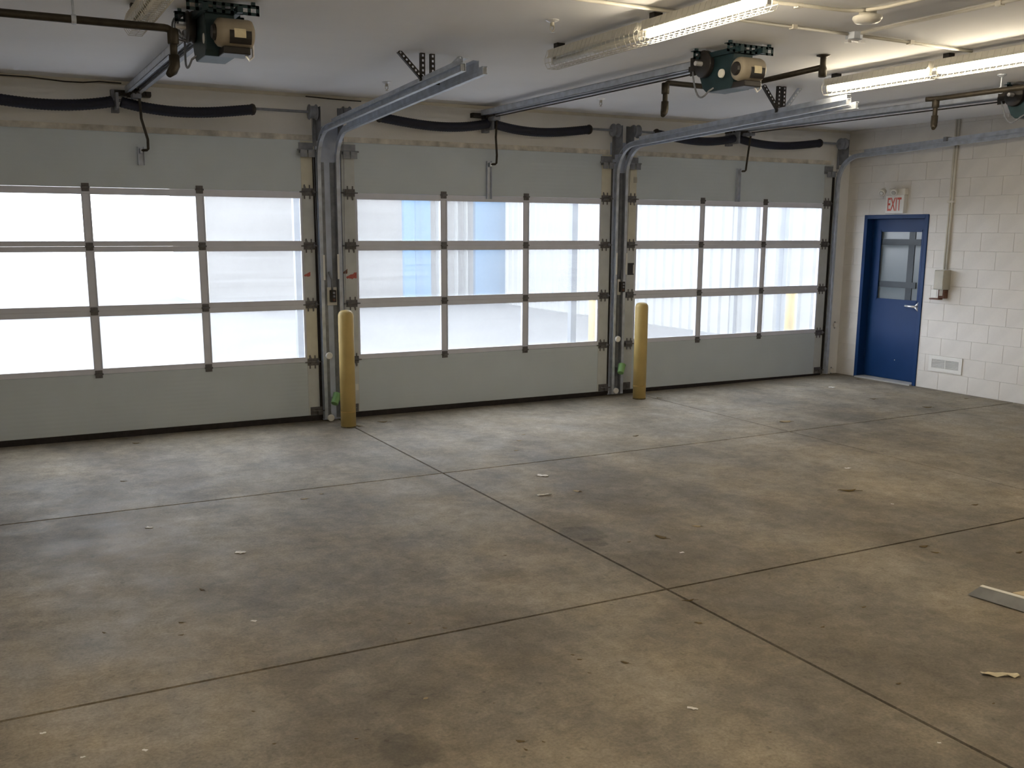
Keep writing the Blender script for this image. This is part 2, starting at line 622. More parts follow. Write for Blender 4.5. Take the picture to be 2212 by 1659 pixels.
def overhead_door(k):
    global hinge_me, endh_me
    cx = DOORS[k]
    d = empty('door_%d' % (k + 1), (cx, 0, 0), '%s overhead sectional door with nine translucent panes' % SIDE[k],
              'garage door', kind='structure')
    T = .045
    bot = .055
    # solid sections
    s0 = MB().box(-HW, HW, 0, T, bot, ZBOT - .042).build('bottom_section', 'door_panel', d, bevel=.004)
    s4 = MB().box(-HW, HW, 0, T, ZT + .052, ZTOP).build('top_section', 'door_panel', d, bevel=.004)
    # sealing rubber, its lower edge on the floor
    q = MB()
    za, zb_ = fz(cx - HW) + .001, fz(cx + HW) + .001
    q.add([(-HW, -.004, za), (HW, -.004, zb_), (HW, T, zb_), (-HW, T, za),
           (-HW, -.004, bot), (HW, -.004, bot), (HW, T, bot), (-HW, T, bot)],
          [(0, 1, 2, 3), (4, 5, 6, 7), (0, 1, 5, 4), (1, 2, 6, 5), (2, 3, 7, 6), (3, 0, 4, 7)])
    q.build('bottom_seal', 'rubber', d)
    # glazed sections: rails, stiles and mullions with three panes each
    rows = [(ZBOT - .04, ZBOT, ZB0, (ZB0 + ZB1) / 2), ((ZB0 + ZB1) / 2 + .001, ZB1, ZA0, (ZA0 + ZA1) / 2),
            ((ZA0 + ZA1) / 2 + .001, ZA1, ZT, ZT + .05)]
    MW = .0285
    for (zb, g0, g1, zt) in rows:
        sec = MB().box(-HW, HW, 0, T, zb, g0).box(-HW, HW, 0, T, g1, zt)
        sec.box(-HW, -EG, 0, T, g0, g1).box(EG, HW, 0, T, g0, g1)
        sec = sec.build('window_section', 'door_frame', d)
        for sx in (-SP, SP):
            MB().box(sx - MW, sx + MW, 0.001, T, g0, g1).build('mullion', 'door_frame', sec, bevel=.004)
        for (a, bb) in ((-EG, -SP - MW), (-SP + MW, SP - MW), (SP + MW, EG)):
            MB().box(a, bb, .012, .030, g0, g1).build('pane', 'polycarbonate', sec)
            # glazing bead: thin raised lip round the pane
            t = .009
            bead = MB().box(a, bb, -.004, .012, g0, g0 + t).box(a, bb, -.004, .012, g1 - t, g1)
            bead.box(a, a + t, -.0045, .0115, g0, g1).box(bb - t, bb, -.0045, .0115, g0, g1)
            bead.build('glazing_bead', 'door_frame', sec)
    # end stile plates, cream where the primer shows
    seams = [bot, ZBOT - .041, (ZB0 + ZB1) / 2, (ZA0 + ZA1) / 2, ZT + .051, ZTOP]
    cream = {0: [(1, 4), (1, 1)], 1: [(1, 4)], 2: [(-1, 4), (-1, 3)]}[k]
    for sx in (-1, 1):
        for r in range(5):
            a, bb = sorted((sx * (HW - .001), sx * (EG + .012)))
            MB().box(a, bb, -.003, .001, seams[r] + .004, seams[r + 1] - .004).build(
                'stile_plate', 'stile_cream' if (sx, r) in cream else 'stile_plate', d)
    # hinges on the seams
    if hinge_me is None:
        hinge_me = hinge_mb(.062).mesh('hinge', 'hinge_steel')
        e = hinge_mb(.115)
        e.tube([(-.085, -.012, 0), (.085, -.012, 0)], .006, 8)
        e.lathe((.045, -.016, 0), [(.012, -.01), (.022, -.006), (.022, .006), (.012, .01)], 'x', 10)
        e.add([(-.04, -.004, .07), (-.03, -.004, .07), (-.005, -.012, .0), (-.015, -.012, .0)], [(0, 1, 2, 3)])
        e.box(-.042, -.03, -.007, -.002, .03, .065).box(.01, .022, -.007, -.002, .03, .065)
        e.box(-.042, -.03, -.007, -.002, -.065, -.03).box(.01, .022, -.007, -.002, -.065, -.03)
        endh_me = e.mesh('end_hinge', 'hinge_steel')
    for sz in seams[1:5]:
        for sx in (-SP, SP):
            o = bpy.data.objects.new('hinge', hinge_me)
            COL.objects.link(o)
            o.parent = d
            o.location = (sx, -.001, sz)
        for sx in (-1, 1):
            o = bpy.data.objects.new('end_hinge', endh_me)
            COL.objects.link(o)
            o.parent = d
            o.location = (sx * (HW - .075), -.004, sz)
            if sx < 0:
                o.rotation_euler.y = math.pi
    # top roller brackets and bottom corner brackets
    for sx in (-1, 1):
        q = MB().box(sx * (HW - .15), sx * (HW - .01), -.006, 0, ZTOP - .115, ZTOP - .02)
        q.box(sx * (HW - .15), sx * (HW - .085), -.055, -.004, ZTOP - .095, ZTOP - .09)
        q.box(sx * (HW - .15), sx * (HW - .085), -.058, -.052, ZTOP - .155, ZTOP - .09)
        q.box(sx * (HW - .075), sx * (HW - .01), -.055, -.004, ZTOP - .095, ZTOP - .09)
        q.box(sx * (HW - .075), sx * (HW - .01), -.058, -.052, ZTOP - .155, ZTOP - .09)
        q.tube([(sx * (HW - .175), -.03, ZTOP - .088), (sx * (HW + .035), -.03, ZTOP - .088)], .007, 8)
        q.build('top_roller_bracket', 'dull_steel', d)
        q = MB().box(sx * (HW - .12), sx * HW, -.01, 0, .06, .14).box(sx * (HW - .05), sx * HW, -.03, -.008, .06, .1)
        q.tube([(sx * (HW - .1), -.02, .1), (sx * (HW + .03), -.02, .1)], .007, 8)
        q.build('bottom_bracket', 'hinge_steel', d)
    return d


DR = [overhead_door(k) for k in range(3)]


def sticker(parent, cx, x0, x1, z0, z1, m, label, seed=0, ragged=False, y=-.0045):
    q = MB()
    if ragged:
        rnd = random.Random(seed)
        n = 9
        top = [(x0 + (x1 - x0) * i / n, z0 + (z1 - z0) * (0.35 + .65 * i / n * rnd.uniform(.7, 1))) for i in range(n + 1)]
        btm = [(x0 + (x1 - x0) * i / n, z0 + (z1 - z0) * rnd.uniform(0, .22)) for i in range(n + 1)]
        pts = btm + top[::-1]
        vs = [(a - cx, y, c) for a, c in pts] + [(a - cx, y + .001, c) for a, c in pts]
        N = len(pts)
        fs = []
        for i in range(n):
            fs.append((i, i + 1, N - 2 - i, N - 1 - i))
            fs.append((N + i, N + i + 1, 2 * N - 2 - i, 2 * N - 1 - i))
        fs += [(i, (i + 1) % N, N + (i + 1) % N, N + i) for i in range(N)]
        q.add(vs, fs)
    else:
        q.box(x0 - cx, x1 - cx, y, y + .0012, z0, z1)
    o = q.build('sticker', m, parent)
    o['label'] = label
    return o


p0, p1 = at(748, 602, 'y', 0), at(770, 585, 'y', 0)
sticker(DR[1], 0, p0.x, p1.x, p0.z - .01, p1.z, 'sticker_red', 'torn red warning sticker', 3, True)
p0, p1 = at(741, 592, 'y', 0), at(750, 580, 'y', 0)
sticker(DR[1], 0, p0.x, p1.x, p0.z, p1.z, 'rust_brown', 'scrap of torn brown sticker', 5, True)
p0, p1 = at(657, 598, 'y', 0), at(670, 586, 'y', 0)
sticker(DR[0], DOORS[0], p0.x, p1.x, p0.z, p1.z, 'sticker_red', 'small torn red sticker', 8, True)
p0, p1 = at(768, 843, 'y', 0), at(774, 829, 'y', 0)
sticker(DR[1], 0, p0.x, p1.x, p0.z, p1.z, 'white_plastic', 'small white sticker')
p0, p1 = at(1355, 594, 'y', 0), at(1369, 568, 'y', 0)
st = sticker(DR[2], DOORS[2], p0.x, p1.x, p0.z, p1.z, 'sticker_black', 'black sticker with white lines')
MB().box(p0.x + .074 - DOORS[2], p0.x + .082 - DOORS[2], -.0055, -.0045, p0.z + .015, p1.z - .02).build('print', 'white_plastic', st)
p0, p1 = at(1368, 395, 'y', 0), at(1376, 383, 'y', 0)
sticker(DR[2], DOORS[2], p0.x, p1.x, p0.z, p1.z, 'box_grey', 'small grey label')


# ------------------------------------------------------------------ tracks
def track_path(x, yend, zend, zbot=.02, r=.32):
    y, zc = -.045, 2.47
    pts = [(x, y, zbot), (x, y, 1.2), (x, y, zc)]
    for i in range(1, 9):
        a = i / 8 * math.pi / 2
        pts.append((x, y - r + r * math.cos(a), zc + r * math.sin(a)))
    pts.append((x, yend, zend))
    return pts


def door_track(x, side, yend, zend, label, wall=False, zlo=.02, hx=0.0):
    """side: +1 when the door lies towards +x"""
    t = empty('door_track', (x, -.045, zlo), label, 'door track', 'tracks of the overhead doors')
    off = (-x, .045, -zlo)
    s = side
    prof = [(-.017 * s, -.027), (-.017 * s, .027), (.016 * s, .027), (.016 * s, .020), (.013 * s, .020),
            (.013 * s, .0245), (-.0145 * s, .0245), (-.0145 * s, -.0245), (.013 * s, -.0245), (.013 * s, -.020),
            (.016 * s, -.020), (.016 * s, -.027)]
    MB().sweep(track_path(x, yend, zend, zlo), prof, (1, 0, 0)).shift(off).build('track_channel', 'galvanised', t)
    # wall angle behind the vertical run
    xb = x - .019 * s
    q = MB().box(xb, xb - .003 * s, -.06, -.012, zlo, 2.50).box(xb, xb - .045 * s, -.0155, -.012, zlo, 2.50)
    q.shift(off).build('wall_angle', 'dull_steel', t)
    MB().box(x + .018 * s, x + (.046 if not wall else .055) * s, -.0095, -.0045, zlo, 2.60).shift(off).build('side_strip', 'rubber', t)  # dark strip along the gap between track and door edge
    # angle iron along the horizontal run
    sl = (zend - 2.79) / (-.365 - yend)
    y0 = -.42
    z0 = 2.79 + (-.365 - y0) * sl
    q = MB().obox((xb - .002 * s, y0, z0 + .03), (xb - .002 * s, yend + .05, zend + .03), .003, .075)
    q.obox((xb - .022 * s, y0, z0 + .066), (xb - .022 * s, yend + .05, zend + .066), .042, .003)
    q.shift(off).build('horizontal_angle', 'galvanised', t)
    # end stop bolt
    MB().box(x - .016, x + .016, yend + .01, yend + .02, zend - .02, zend + .02).shift(off).build('end_stop', 'dull_steel', t)
    if not wall:
        # perforated hangers to the ceiling: a straight one and a sloping brace
        yh = -2.52
        zh = 2.79 + (-.365 - yh) * sl + .05
        q = MB()
        perf(q, (xb - .012 * s + hx, yh, zh - .02), (xb - .012 * s + hx, yh, ZC), .034)
        if hx:
            q.box(xb - .012 * s + hx, xb, yh, yh + .004, zh - .03, zh + .01)
        q.shift(off).build('hanger', 'dark_steel', t)
        q = MB()
        perf(q, (xb - .012 * s, yh - .005, zh + .005), (x + .155 * s, yh - .005, ZC), .030)
        q.shift(off).build('brace', 'dark_steel' if s < 0 else 'galvanised', t)
        MB().lathe((xb - .014 * s, yh - .012, zh + .012), [(.010, -.012), (.010, .004)], 'y', 8).shift(off).build('bolt', 'chrome', t)
    else:
        for yh in (-1.6, -3.4):
            zh = 2.79 + (-.365 - yh) * sl + .05
            MB().box(xb - .03, xb + .03, yh - .02, yh + .02, zh - .02, zh + .03).box(xb, XR - .003, yh - .02, yh + .02, zh + .015, zh + .03).shift(
                off).build('wall_bracket', 'dull_steel', t)
    return t


def perf(q, a, b, wd):
    """perforated angle iron: a ladder strip facing -y plus a narrow flange"""
    a, b = Vector(a), Vector(b)
    d = (b - a)
    ln = d.length
    d.normalize()
    sd = Vector((d.z, 0, -d.x))
    for i in (-1, 1):
        q.obox(a + sd * (i * wd * .36), b + sd * (i * wd * .36), wd * .28, .003, (0, 1, 0))
    n = max(2, int(ln / .032))
    for i in range(n + 1):
        c = a + d * (ln * i / n)
        e = .009
        lo, hi = c - d * e, c + d * e
        if i == 0:
            lo = a
        if i == n:
            hi = b
        q.obox(lo, hi, wd * .5, .003, (0, 1, 0))
    q.obox(a - sd * (wd * .5) + Vector((0, .012, 0)), b - sd * (wd * .5) + Vector((0, .012, 0)), .003, .027, (0, 1, 0))


door_track(DOORS[0] + HW + .022, -1, -3.27, 2.925, 'bent steel track at the right of the left overhead door')
door_track(DOORS[1] - HW - .052, 1, -3.22, 2.925, 'bent steel track at the left of the middle overhead door', hx=-.045)
door_track(DOORS[1] + HW + .035, -1, -3.37, 2.90, 'bent steel track at the right of the middle overhead door', zlo=.025)
door_track(DOORS[2] - HW - .040, 1, -3.34, 2.885, 'bent steel track at the left of the right overhead door', zlo=.025)
door_track(DOORS[2] + HW + .045, -1, -3.6, 2.91, 'bent steel track along the block wall with the exit door', True, zlo=.05)
door_track(DOORS[0] - HW - .022, 1, -3.27, 2.925, 'bent steel track at the far left beyond the left overhead door')


# ------------------------------------------------------------------ springs, shaft, drums
def spring_shaft(k):
    cx = DOORS[k]
    t = empty('torsion_spring_shaft', (cx, -.10, 2.90), 'black torsion spring pair on its shaft over the %s door' % SIDE[k],
              'door spring', 'torsion springs over the doors')
    off = (-cx, .10, -2.90)
    zs = 2.945
    e0, e1 = -HW - .02, HW + .02
    if k == 2:
        e1 = HW + .08
    bx = (-.19, .007, -.109)[k]
    L1, R1 = ((-1.40, .97), (-1.20, 1.19), (-1.25, 1.205))[k]
    sh = [(cx + e0, -.10, zs)]
    for (a, bb) in ((L1, bx - .03), (bx + .035, R1)):
        sh += [(cx + a + (bb - a) * i / 8, -.10, zs - .034 * math.sin(math.pi * i / 8)) for i in range(9)]
    MB().tube(sh + [(cx + e1, -.10, zs)], .0125, 10).shift(off).build('shaft', 'dull_steel', t)
    for (a, bb) in ((L1, bx - .03), (bx + .035, R1)):
        n = 90
        pts, rs = [], []
        for i in range(n + 1):
            u = i / n
            sag = .058 * (math.sin(math.pi * (u if a > -.5 else 1 - u) ** .85))
            pts.append((cx + a + (bb - a) * u, -.10 - .006 * math.sin(math.pi * u), zs - .008 - sag))
            rs.append(.047 if i % 2 else .0435)
        MB().tube(pts, rs, 14).shift(off).build('spring', 'spring_black', t, smooth='auto')
        xe = cx + (a if a == L1 else bb)
        sg = -1 if a == L1 else 1
        MB().lathe((xe, -.10, zs - .008), [(.050, -.012), (.052, .0), (.045, .018), (.022, .03)] if sg > 0 else
                   [(.022, -.03), (.045, -.018), (.052, 0), (.050, .012)], 'x', 14).shift(off).build('winding_cone', 'dark_steel', t)
    q = MB().box(cx + bx - .03, cx + bx + .03, -.012, YF - .001, zs - .09, zs + .10).box(cx + bx - .01, cx + bx + .012, -.16, -.01, zs - .07, zs + .06)
    q.shift(off).build('centre_bracket', 'dull_steel', t)
    for s, e in ((-1, e0), (1, e1)):
        xe = cx + e
        q = MB()
        q.lathe((xe - s * .055, -.10, zs), [(.035, -.04), (.068, -.036), (.070, -.03), (.056, -.026), (.058, .026), (.072, .03), (.072, .036), (.03, .04)],
                'x', 18).shift(off).build('cable_drum', 'dull_steel', t, smooth='auto')
        q = MB().box(xe, xe + s * .004, -.16, -.005, zs - .25, zs + .05).box(xe - s * .03, xe + s * .004, -.012, -.004, zs - .3, zs + .06)
        q.shift(off).build('bearing_plate', 'dull_steel', t)
        xc = xe - s * .045
        MB().tube([(xc, -.035, zs - .04), (cx + s * (HW + .012), -.03, .12)], .0025, 5).shift(off).build('lift_cable', 'dull_steel', t)
    return t


for k in range(3):
    spring_shaft(k)


# ------------------------------------------------------------------ door operators
def operator(k, cx, y0, mdx, brk):
    """y0: where the rail enters the motor unit; cx: rail centre line"""
    t = empty('door_operator', (cx, y0, 3.0), 'dark green chain operator with motor on rail to the %s door' % SIDE[k],
              'door opener', 'door operators under the ceiling')

    def bld(q, name, m, parent=t, **kw):
        return q.shift((-cx, -y0, -3.0)).build(name, m, parent, **kw)

    yw = -.02
    # rail: two facing channels with cross plates
    q = MB()
    for s in (-1, 1):
        q.box(cx + s * .065, cx + s * .062, y0, yw, 3.018, 3.072)
        q.box(cx + s * .065, cx + s * .030, y0, yw, 3.018, 3.021)
        q.box(cx + s * .065, cx + s * .030, y0, yw, 3.069, 3.072)
    rail = bld(q, 'rail', 'galvanised')
    y = -.5
    while y > y0 + .1:
        bld(MB().box(cx - .05, cx + .05, y, y + .03, 3.0725, 3.076), 'rail_spacer', 'dull_steel', rail)
        y -= .62
    q = MB().tube([(cx - .012, y0 - .02, 2.992), (cx - .012, -.12, 2.992)], .006, 6)
    q.tube([(cx + .012, y0 - .02, 3.035), (cx + .012, -.12, 3.035)], .006, 6)
    bld(q, 'chain', 'dark_steel', rail)
    # header bracket and idler
    q = MB().box(cx - .15, cx + .15, -.005, YF - .002, 3.0, 3.045).box(cx - .05, cx + .05, -.06, .0, 2.985, 3.06)
    q.box(cx - .15, cx - .11, -.03, -.004, 3.005, 3.04).box(cx + .11, cx + .15, -.03, -.004, 3.005, 3.04)
    q.lathe((cx, -.11, 2.99), [(.045, 0), (.045, .04)], 'z', 14)
    bld(q, 'header_bracket', 'dark_steel')
    # trolley and arm down to the door
    q = MB().box(cx - .035, cx + .035, -.26, -.12, 2.96, 2.995)
    bld(q, 'trolley', 'dull_steel')
    xb, zt, zb = brk
    q = MB().tube([(cx + .025, -.20, 2.97), (cx + .035, -.16, 2.80), (xb + .055, -.085, zt + .09), (xb + .055, -.075, zt + .01), (xb + .045, -.07, zt),
                   (xb, -.055, zt - .003)], .0115, 8)
    bld(q, 'arm', 'black_pipe')
    q = MB().box(xb - .027, xb + .027, -.006, -.001, zb, zt + .03)
    q.box(xb - .027, xb - .023, -.035, -.005, zb, zt + .03).box(xb + .023, xb + .027, -.035, -.005, zb, zt + .03)
    q.box(xb - .01, xb + .01, -.065, -.005, zt - .025, zt + .015)
    bld(q, 'door_bracket', 'galvanised')
    # gear box with sloping front
    ya, yb_ = y0 - .02, y0 - .40
    q = MB()
    prof = [(ya, 3.09), (ya, 2.98), (ya - .06, 2.86), (ya - .10, 2.83), (yb_ + .02, 2.83), (yb_, 2.86), (yb_, 3.09)]
    n = len(prof)
    vs = [(cx - .085, a, c) for a, c in prof] + [(cx + .085, a, c) for a, c in prof]
    q.add(vs, [tuple(range(n)), tuple(range(2 * n - 1, n - 1, -1))] + [(i, (i + 1) % n, n + (i + 1) % n, n + i) for i in range(n)])
    bld(q, 'gear_case', 'operator_green', bevel=.006)
    # drive pulley on the side
    q = MB().lathe((cx - .105, y0 - .12, 3.02), [(.02, -.03), (.085, -.026), (.092, -.02), (.084, -.006), (.092, .008), (.086, .014), (.02, .018)], 'x', 26)
    pl = bld(q, 'drive_pulley', 'motor_black', smooth='auto')
    q = MB().lathe((cx - .14, y0 - .12, 3.02), [(.016, -.05), (.016, .02)], 'x', 12)
    bld(q, 'output_shaft', 'chrome', pl)
    # limit switch bracket where the rail ends
    q = MB().box(cx - .10, cx - .095, y0 - .02, y0 + .05, 2.96, 3.085).box(cx - .10, cx + .09, y0 + .03, y0 + .035, 2.98, 3.05)
    q.box(cx - .13, cx - .10, y0 - .05, y0 + .03, 2.985, 3.02)
    bld(q, 'limit_switch', 'dark_steel')
    # hanging angles across the top with holes
    for yy in (ya - .08, yb_ - .06):
        q = MB()
        for zz in (3.052, 3.09):
            q.box(cx - .19, cx + .21, yy, yy + .004, zz, zz + .016)
        for i in range(9):
            a = cx - .19 + i * .048
            q.box(a, a + .018, yy, yy + .004, 3.052, 3.106)
        q.box(cx - .19, cx + .21, yy, yy + .035, 3.104, 3.108)
        q.box(cx - .17, cx - .15, yy, yy + .02, 3.10, ZC).box(cx + .17, cx + .19, yy, yy + .02, 3.10, ZC)
        bld(q, 'mounting_angle', 'operator_green')
    q = MB().box(cx - .11, cx - .08, yb_ - .10, ya, 3.055, 3.09).box(cx + .08, cx + .11, yb_ - .10, ya, 3.055, 3.09)
    bld(q, 'frame_bar', 'operator_green')
    # motor lying across, its label towards the room
    my, mz = yb_ - .068, 2.945
    mx_ = cx + mdx
    q = MB().lathe((mx_, my, mz), [(.03, -.095), (.06, -.092), (.075, -.078), (.078, -.06), (.078, .09), (.073, .106), (.05, .118), (.02, .12)], 'x', 28)
    mo = bld(q, 'motor', 'motor_tan', smooth='auto')
    ar = MB()
    n = 14
    vs = []
    for xx in (mx_ - .03, mx_ + .092):
        for i in range(n + 1):
            a = math.radians(115 + 105 * i / n)
            vs.append((xx, my + .0795 * math.cos(a), mz + .0795 * math.sin(a) - .012))
    ar.add(vs, [(i, i + 1, n + 2 + i, n + 1 + i) for i in range(n)])
    band = bld(ar, 'name_band', 'motor_black', mo)
    q = MB()
    vs = []
    for xx in (mx_ - .005, mx_ + .06):
        for i in range(6):
            a = math.radians(160 + 34 * i / 5)
            vs.append((xx, my + .082 * math.cos(a), mz + .082 * math.sin(a) - .012))
    q.add(vs, [(i, i + 1, 7 + i, 6 + i) for i in range(5)])
    bld(q, 'rating_plate', 'label_cream', mo)
    q = MB().lathe((mx_ - .10, my, mz), [(.035, -.012), (.045, 0), (.045, .01)], 'x', 18)
    bld(q, 'end_bell', 'motor_black', mo)
    q = MB().lathe((mx_ - .13, my + .11, mz - .02), [(.028, -.006), (.03, .006)], 'x', 16)
    bld(q, 'knob', 'white_plastic')
    q = MB().box(mx_ - .06, mx_ + .09, my - .05, my + .1, mz - .115, mz - .075)
    bld(q, 'motor_foot', 'motor_black', bevel=.006)
    # loose wiring
    pts = [(cx - .115, y0 - .0, 2.99)]
    for i in range(1, 12):
        u = i / 12
        pts.append((cx - .12 - .02 * math.sin(math.pi * u), y0 - .0 - .22 * u, 2.99 - .14 * u - .12 * math.sin(math.pi * u)))
    pts.append((cx - .10, y0 - .22, 2.85))
    bld(MB().tube(pts, .0065, 6), 'cable', 'dull_steel')
    q = MB().tube([(mx_ + .07, my, mz - .11), (mx_ + .09, my - .01, mz - .14), (mx_ + .11, my - .015, mz - .12), (mx_ + .115, my, mz - .04)], .008, 6)
    bld(q, 'release_lever', 'chrome')
    return t


b1 = at(303, 320, 'y', 0)
b1e = at(303, 357, 'y', 0)
op1 = operator(0, -3.43, -3.10, .05, (b1.x, b1.z - .02, b1e.z))
b2, b2e = at(1055, 355, 'y', 0), at(1054, 430, 'y', 0)
operator(1, 0.0, -3.53, -.02, (b2.x, b2.z, b2e.z))
b3, b3e = at(1594, 370, 'y', 0), at(1593, 436, 'y', 0)
operator(2, 3.326, -3.55, -.02, (b3.x, b3.z, b3e.z))
# coiled spare cable by the left operator
q = MB()
for i in range(3):
    c = Vector((-3.565 + .012 * i, -3.14 - .02 * i, 3.03))
    q.tube([c + Vector((.062 * math.cos(a), .02 * math.sin(a) * (i - 1), .072 * math.sin(a))) for a in
            [2 * math.pi * j / 20 for j in range(20)]], .006, 6, closed=True)
q.tube([(-3.54, -3.14, 3.09), (-3.54, -3.14, ZC)], .006, 6)
q.shift((3.43, 3.10, -3.0)).build('cable_coil', 'dull_steel', op1)['label'] = 'coil of grey cable'


# ------------------------------------------------------------------ lights
def light(x, y0, y1, lit, label, group, dup_from=None):
    t = empty('fluorescent_light', (x, y0, ZC), label, 'ceiling light', group)
    off = (-x, -y0, -ZC)
    ln = y0 - y1
    q = MB().box(x - .038, x + .038, y1 + .01, y0 - .01, 3.050, 3.092)
    q.add([(x - .038, y0 - .01, 3.05), (x + .038, y0 - .01, 3.05), (x + .02, y0 - .01, 3.04), (x - .02, y0 - .01, 3.04),
           (x - .038, y1 + .01, 3.05), (x + .038, y1 + .01, 3.05), (x + .02, y1 + .01, 3.04), (x - .02, y1 + .01, 3.04)],
          [(0, 1, 2, 3), (7, 6, 5, 4), (1, 5, 6, 2), (2, 6, 7, 3), (3, 7, 4, 0)])
    for s in (-1, 1):  # side flaps added to the housing to hold tube light off the ceiling
        q.add([(x + s * .036, y0 - .012, 3.052), (x + s * .052, y0 - .012, 3.034), (x + s * .054, y0 - .012, 3.0355), (x + s * .038, y0 - .012, 3.0535),
               (x + s * .036, y1 + .012, 3.052), (x + s * .052, y1 + .012, 3.034), (x + s * .054, y1 + .012, 3.0355), (x + s * .038, y1 + .012, 3.0535)],
              [(0, 1, 2, 3), (7, 6, 5, 4), (0, 4, 5, 1), (1, 5, 6, 2), (2, 6, 7, 3), (3, 7, 4, 0)])
    q.shift(off).build('housing', 'off_white_enamel', t)
    for yy in (y0 - .025, y1 + .025):
        MB().box(x - .012, x + .012, yy - .012, yy + .012, 2.995, 3.041).shift(off).build('lamp_holder', 'white_plastic', t)
    MB().tube([(x, y0 - .037, 3.014), (x, y1 + .037, 3.014)], .019, 12).shift(off).build(
        'tube', 'lit_tube' if lit else 'unlit_tube', t, smooth='auto')
    q = MB()
    for yy in (y0 - .10,):
        q.box(x - .03, x + .03, yy - .025, yy + .025, 3.09, ZC)
    q.shift(off).build('ceiling_bracket', 'dark_steel', t)
    # wire guard
    q = MB()
    n = int(ln / .05)
    U = [(-.040, 3.09), (-.060, 3.03), (-.058, 3.0), (-.038, 2.968), (.038, 2.968), (.058, 3.0), (.060, 3.03), (.040, 3.09)]
    for i in range(n + 1):
        yy = y0 - .008 - (ln - .016) * i / n
        q.tube([(x + a, yy, c) for a, c in U], .0016, 4)
    for a, c in U[2:6] + [(0, 2.968)]:
        q.tube([(x + a, y0 - .008, c), (x + a, y1 + .008, c)], .0018, 4)
    q.shift(off).build('wire_guard', 'wire_white', t)
    return t


XA, XB, XC, XD = -1.10, 1.54, -3.83, 4.15
light(XA, -3.22, -4.30, False, 'unlit strip light with wire guard above the middle of the garage', 'strip lights')
light(XA, -4.33, -5.41, True, 'lit strip light next to the unlit one', 'strip lights')
light(XB, -3.17, -4.21, True, 'lit strip light nearest the right end of the second track pair', 'strip lights')
light(XB, -4.24, -5.30, True, 'lit strip light cut off by the right edge of the photograph', 'strip lights')
light(XC, -3.09, -4.17, False, 'unlit strip light over the black pipe at the upper left', 'strip lights')
for x, y in ((XC, -7.0), (XA, -7.0), (XC, -9.6), (XA, -9.6), (XC - 2.6, -5.6), (XC - 2.6, -8.2)):
    if True:
        light(x, y, y - 1.08, True, 'lit strip light with wire guard behind the camera', 'strip lights behind the camera')


# ------------------------------------------------------------------ ceiling services
def pipe_path(pts, r=.06):
    """round the corners of a polyline"""
    pts = [Vector(p) for p in pts]
    out = [pts[0]]
    for a, b, c in zip(pts, pts[1:], pts[2:]):
        d0, d1 = (a - b).normalized(), (c - b).normalized()
        p, q = b + d0 * r, b + d1 * r
        for i in range(6):
            u = i / 5
            out.append(p * (1 - u) ** 2 + b * 2 * u * (1 - u) + q * u * u)
    out.append(pts[-1])
    return out


def black_pipe(label, pts, drop, tail, hangers, r=.021):
    c = Vector(pts[0])
    t = empty('black_pipe', c, label, 'pipe', 'black iron pipes under the ceiling')
    MB().tube(pipe_path(pts, .045), r, 12).shift(-c).build('run', 'black_pipe', t, smooth='auto')
    d = Vector(drop)
    el = MB().lathe(d, [(r * 1.3, -.05), (r * 1.45, -.045), (r * 1.45, .03), (r * 1.2, .034)], 'z', 12)
    el.shift(-c).build('elbow', 'black_pipe', t, smooth='auto')
    e = d - Vector((0, 0, tail))
    MB().tube([d, e], r * .95, 12).shift(-c).build('drop', 'black_pipe', t, smooth='auto')
    q = MB().tube([e + Vector((0, 0, .035)), e + Vector((0, 0, -.02)), e + Vector((-.015, -.012, -.05)), e + Vector((-.04, -.03, -.075))],
                  [r * 1.35, r * 1.4, r * 1.3, r * .8], 12)
    q.shift(-c).build('end_elbow', 'black_pipe', t, smooth='auto')
    for h in hangers:
        h = Vector(h)
        q = MB().tube([h - Vector((0, 0, .0)), (h.x, h.y, ZC)], .006, 6).lathe((h.x, h.y, ZC - .012), [(.012, -.01), (.035, .004), (.035, .012)], 'z', 12)
        q.lathe(h, [(r * 1.2, -.012), (r * 1.3, 0), (r * 1.2, .012)], 'x', 12)
        q.shift(-c).build('pipe_hanger', 'galvanised', t)
    return t


black_pipe('black pipe at upper left with drop beside the left operator', [(-6.4, -3.56, 2.943), (-3.70, -3.56, 2.943), (-3.70, -3.56, 2.87)],
           (-3.70, -3.56, 2.91), .14, [(-4.20, -3.56, 2.943), (-5.6, -3.56, 2.943)])
bp2 = black_pipe('black pipe passing behind the middle operator to a ceiling tee', [(.80, -3.85, 3.04), (.74, -2.88, 3.0), (.10, -2.92, 3.0), (.10, -2.92, 2.92)],
           (.10, -2.92, 2.965), .14, [])
t = black_pipe('black pipe with drop leg near the right operator', [(2.72, -5.2, 3.0), (2.70, -3.29, 3.0), (2.66, -3.22, 3.0)],
               (2.705, -3.29, 2.975), .15, [(2.72, -3.9, 3.0)])
q = MB().lathe((.805, -3.86, 2.99), [(.02, -.02), (.03, -.015), (.03, .04), (.022, .06), (.022, .12), (.05, .128), (.05, .134)], 'z', 12)
q.shift((-.80, 3.85, -3.04)).build('ceiling_tee', 'black_pipe', bp2, smooth='auto')

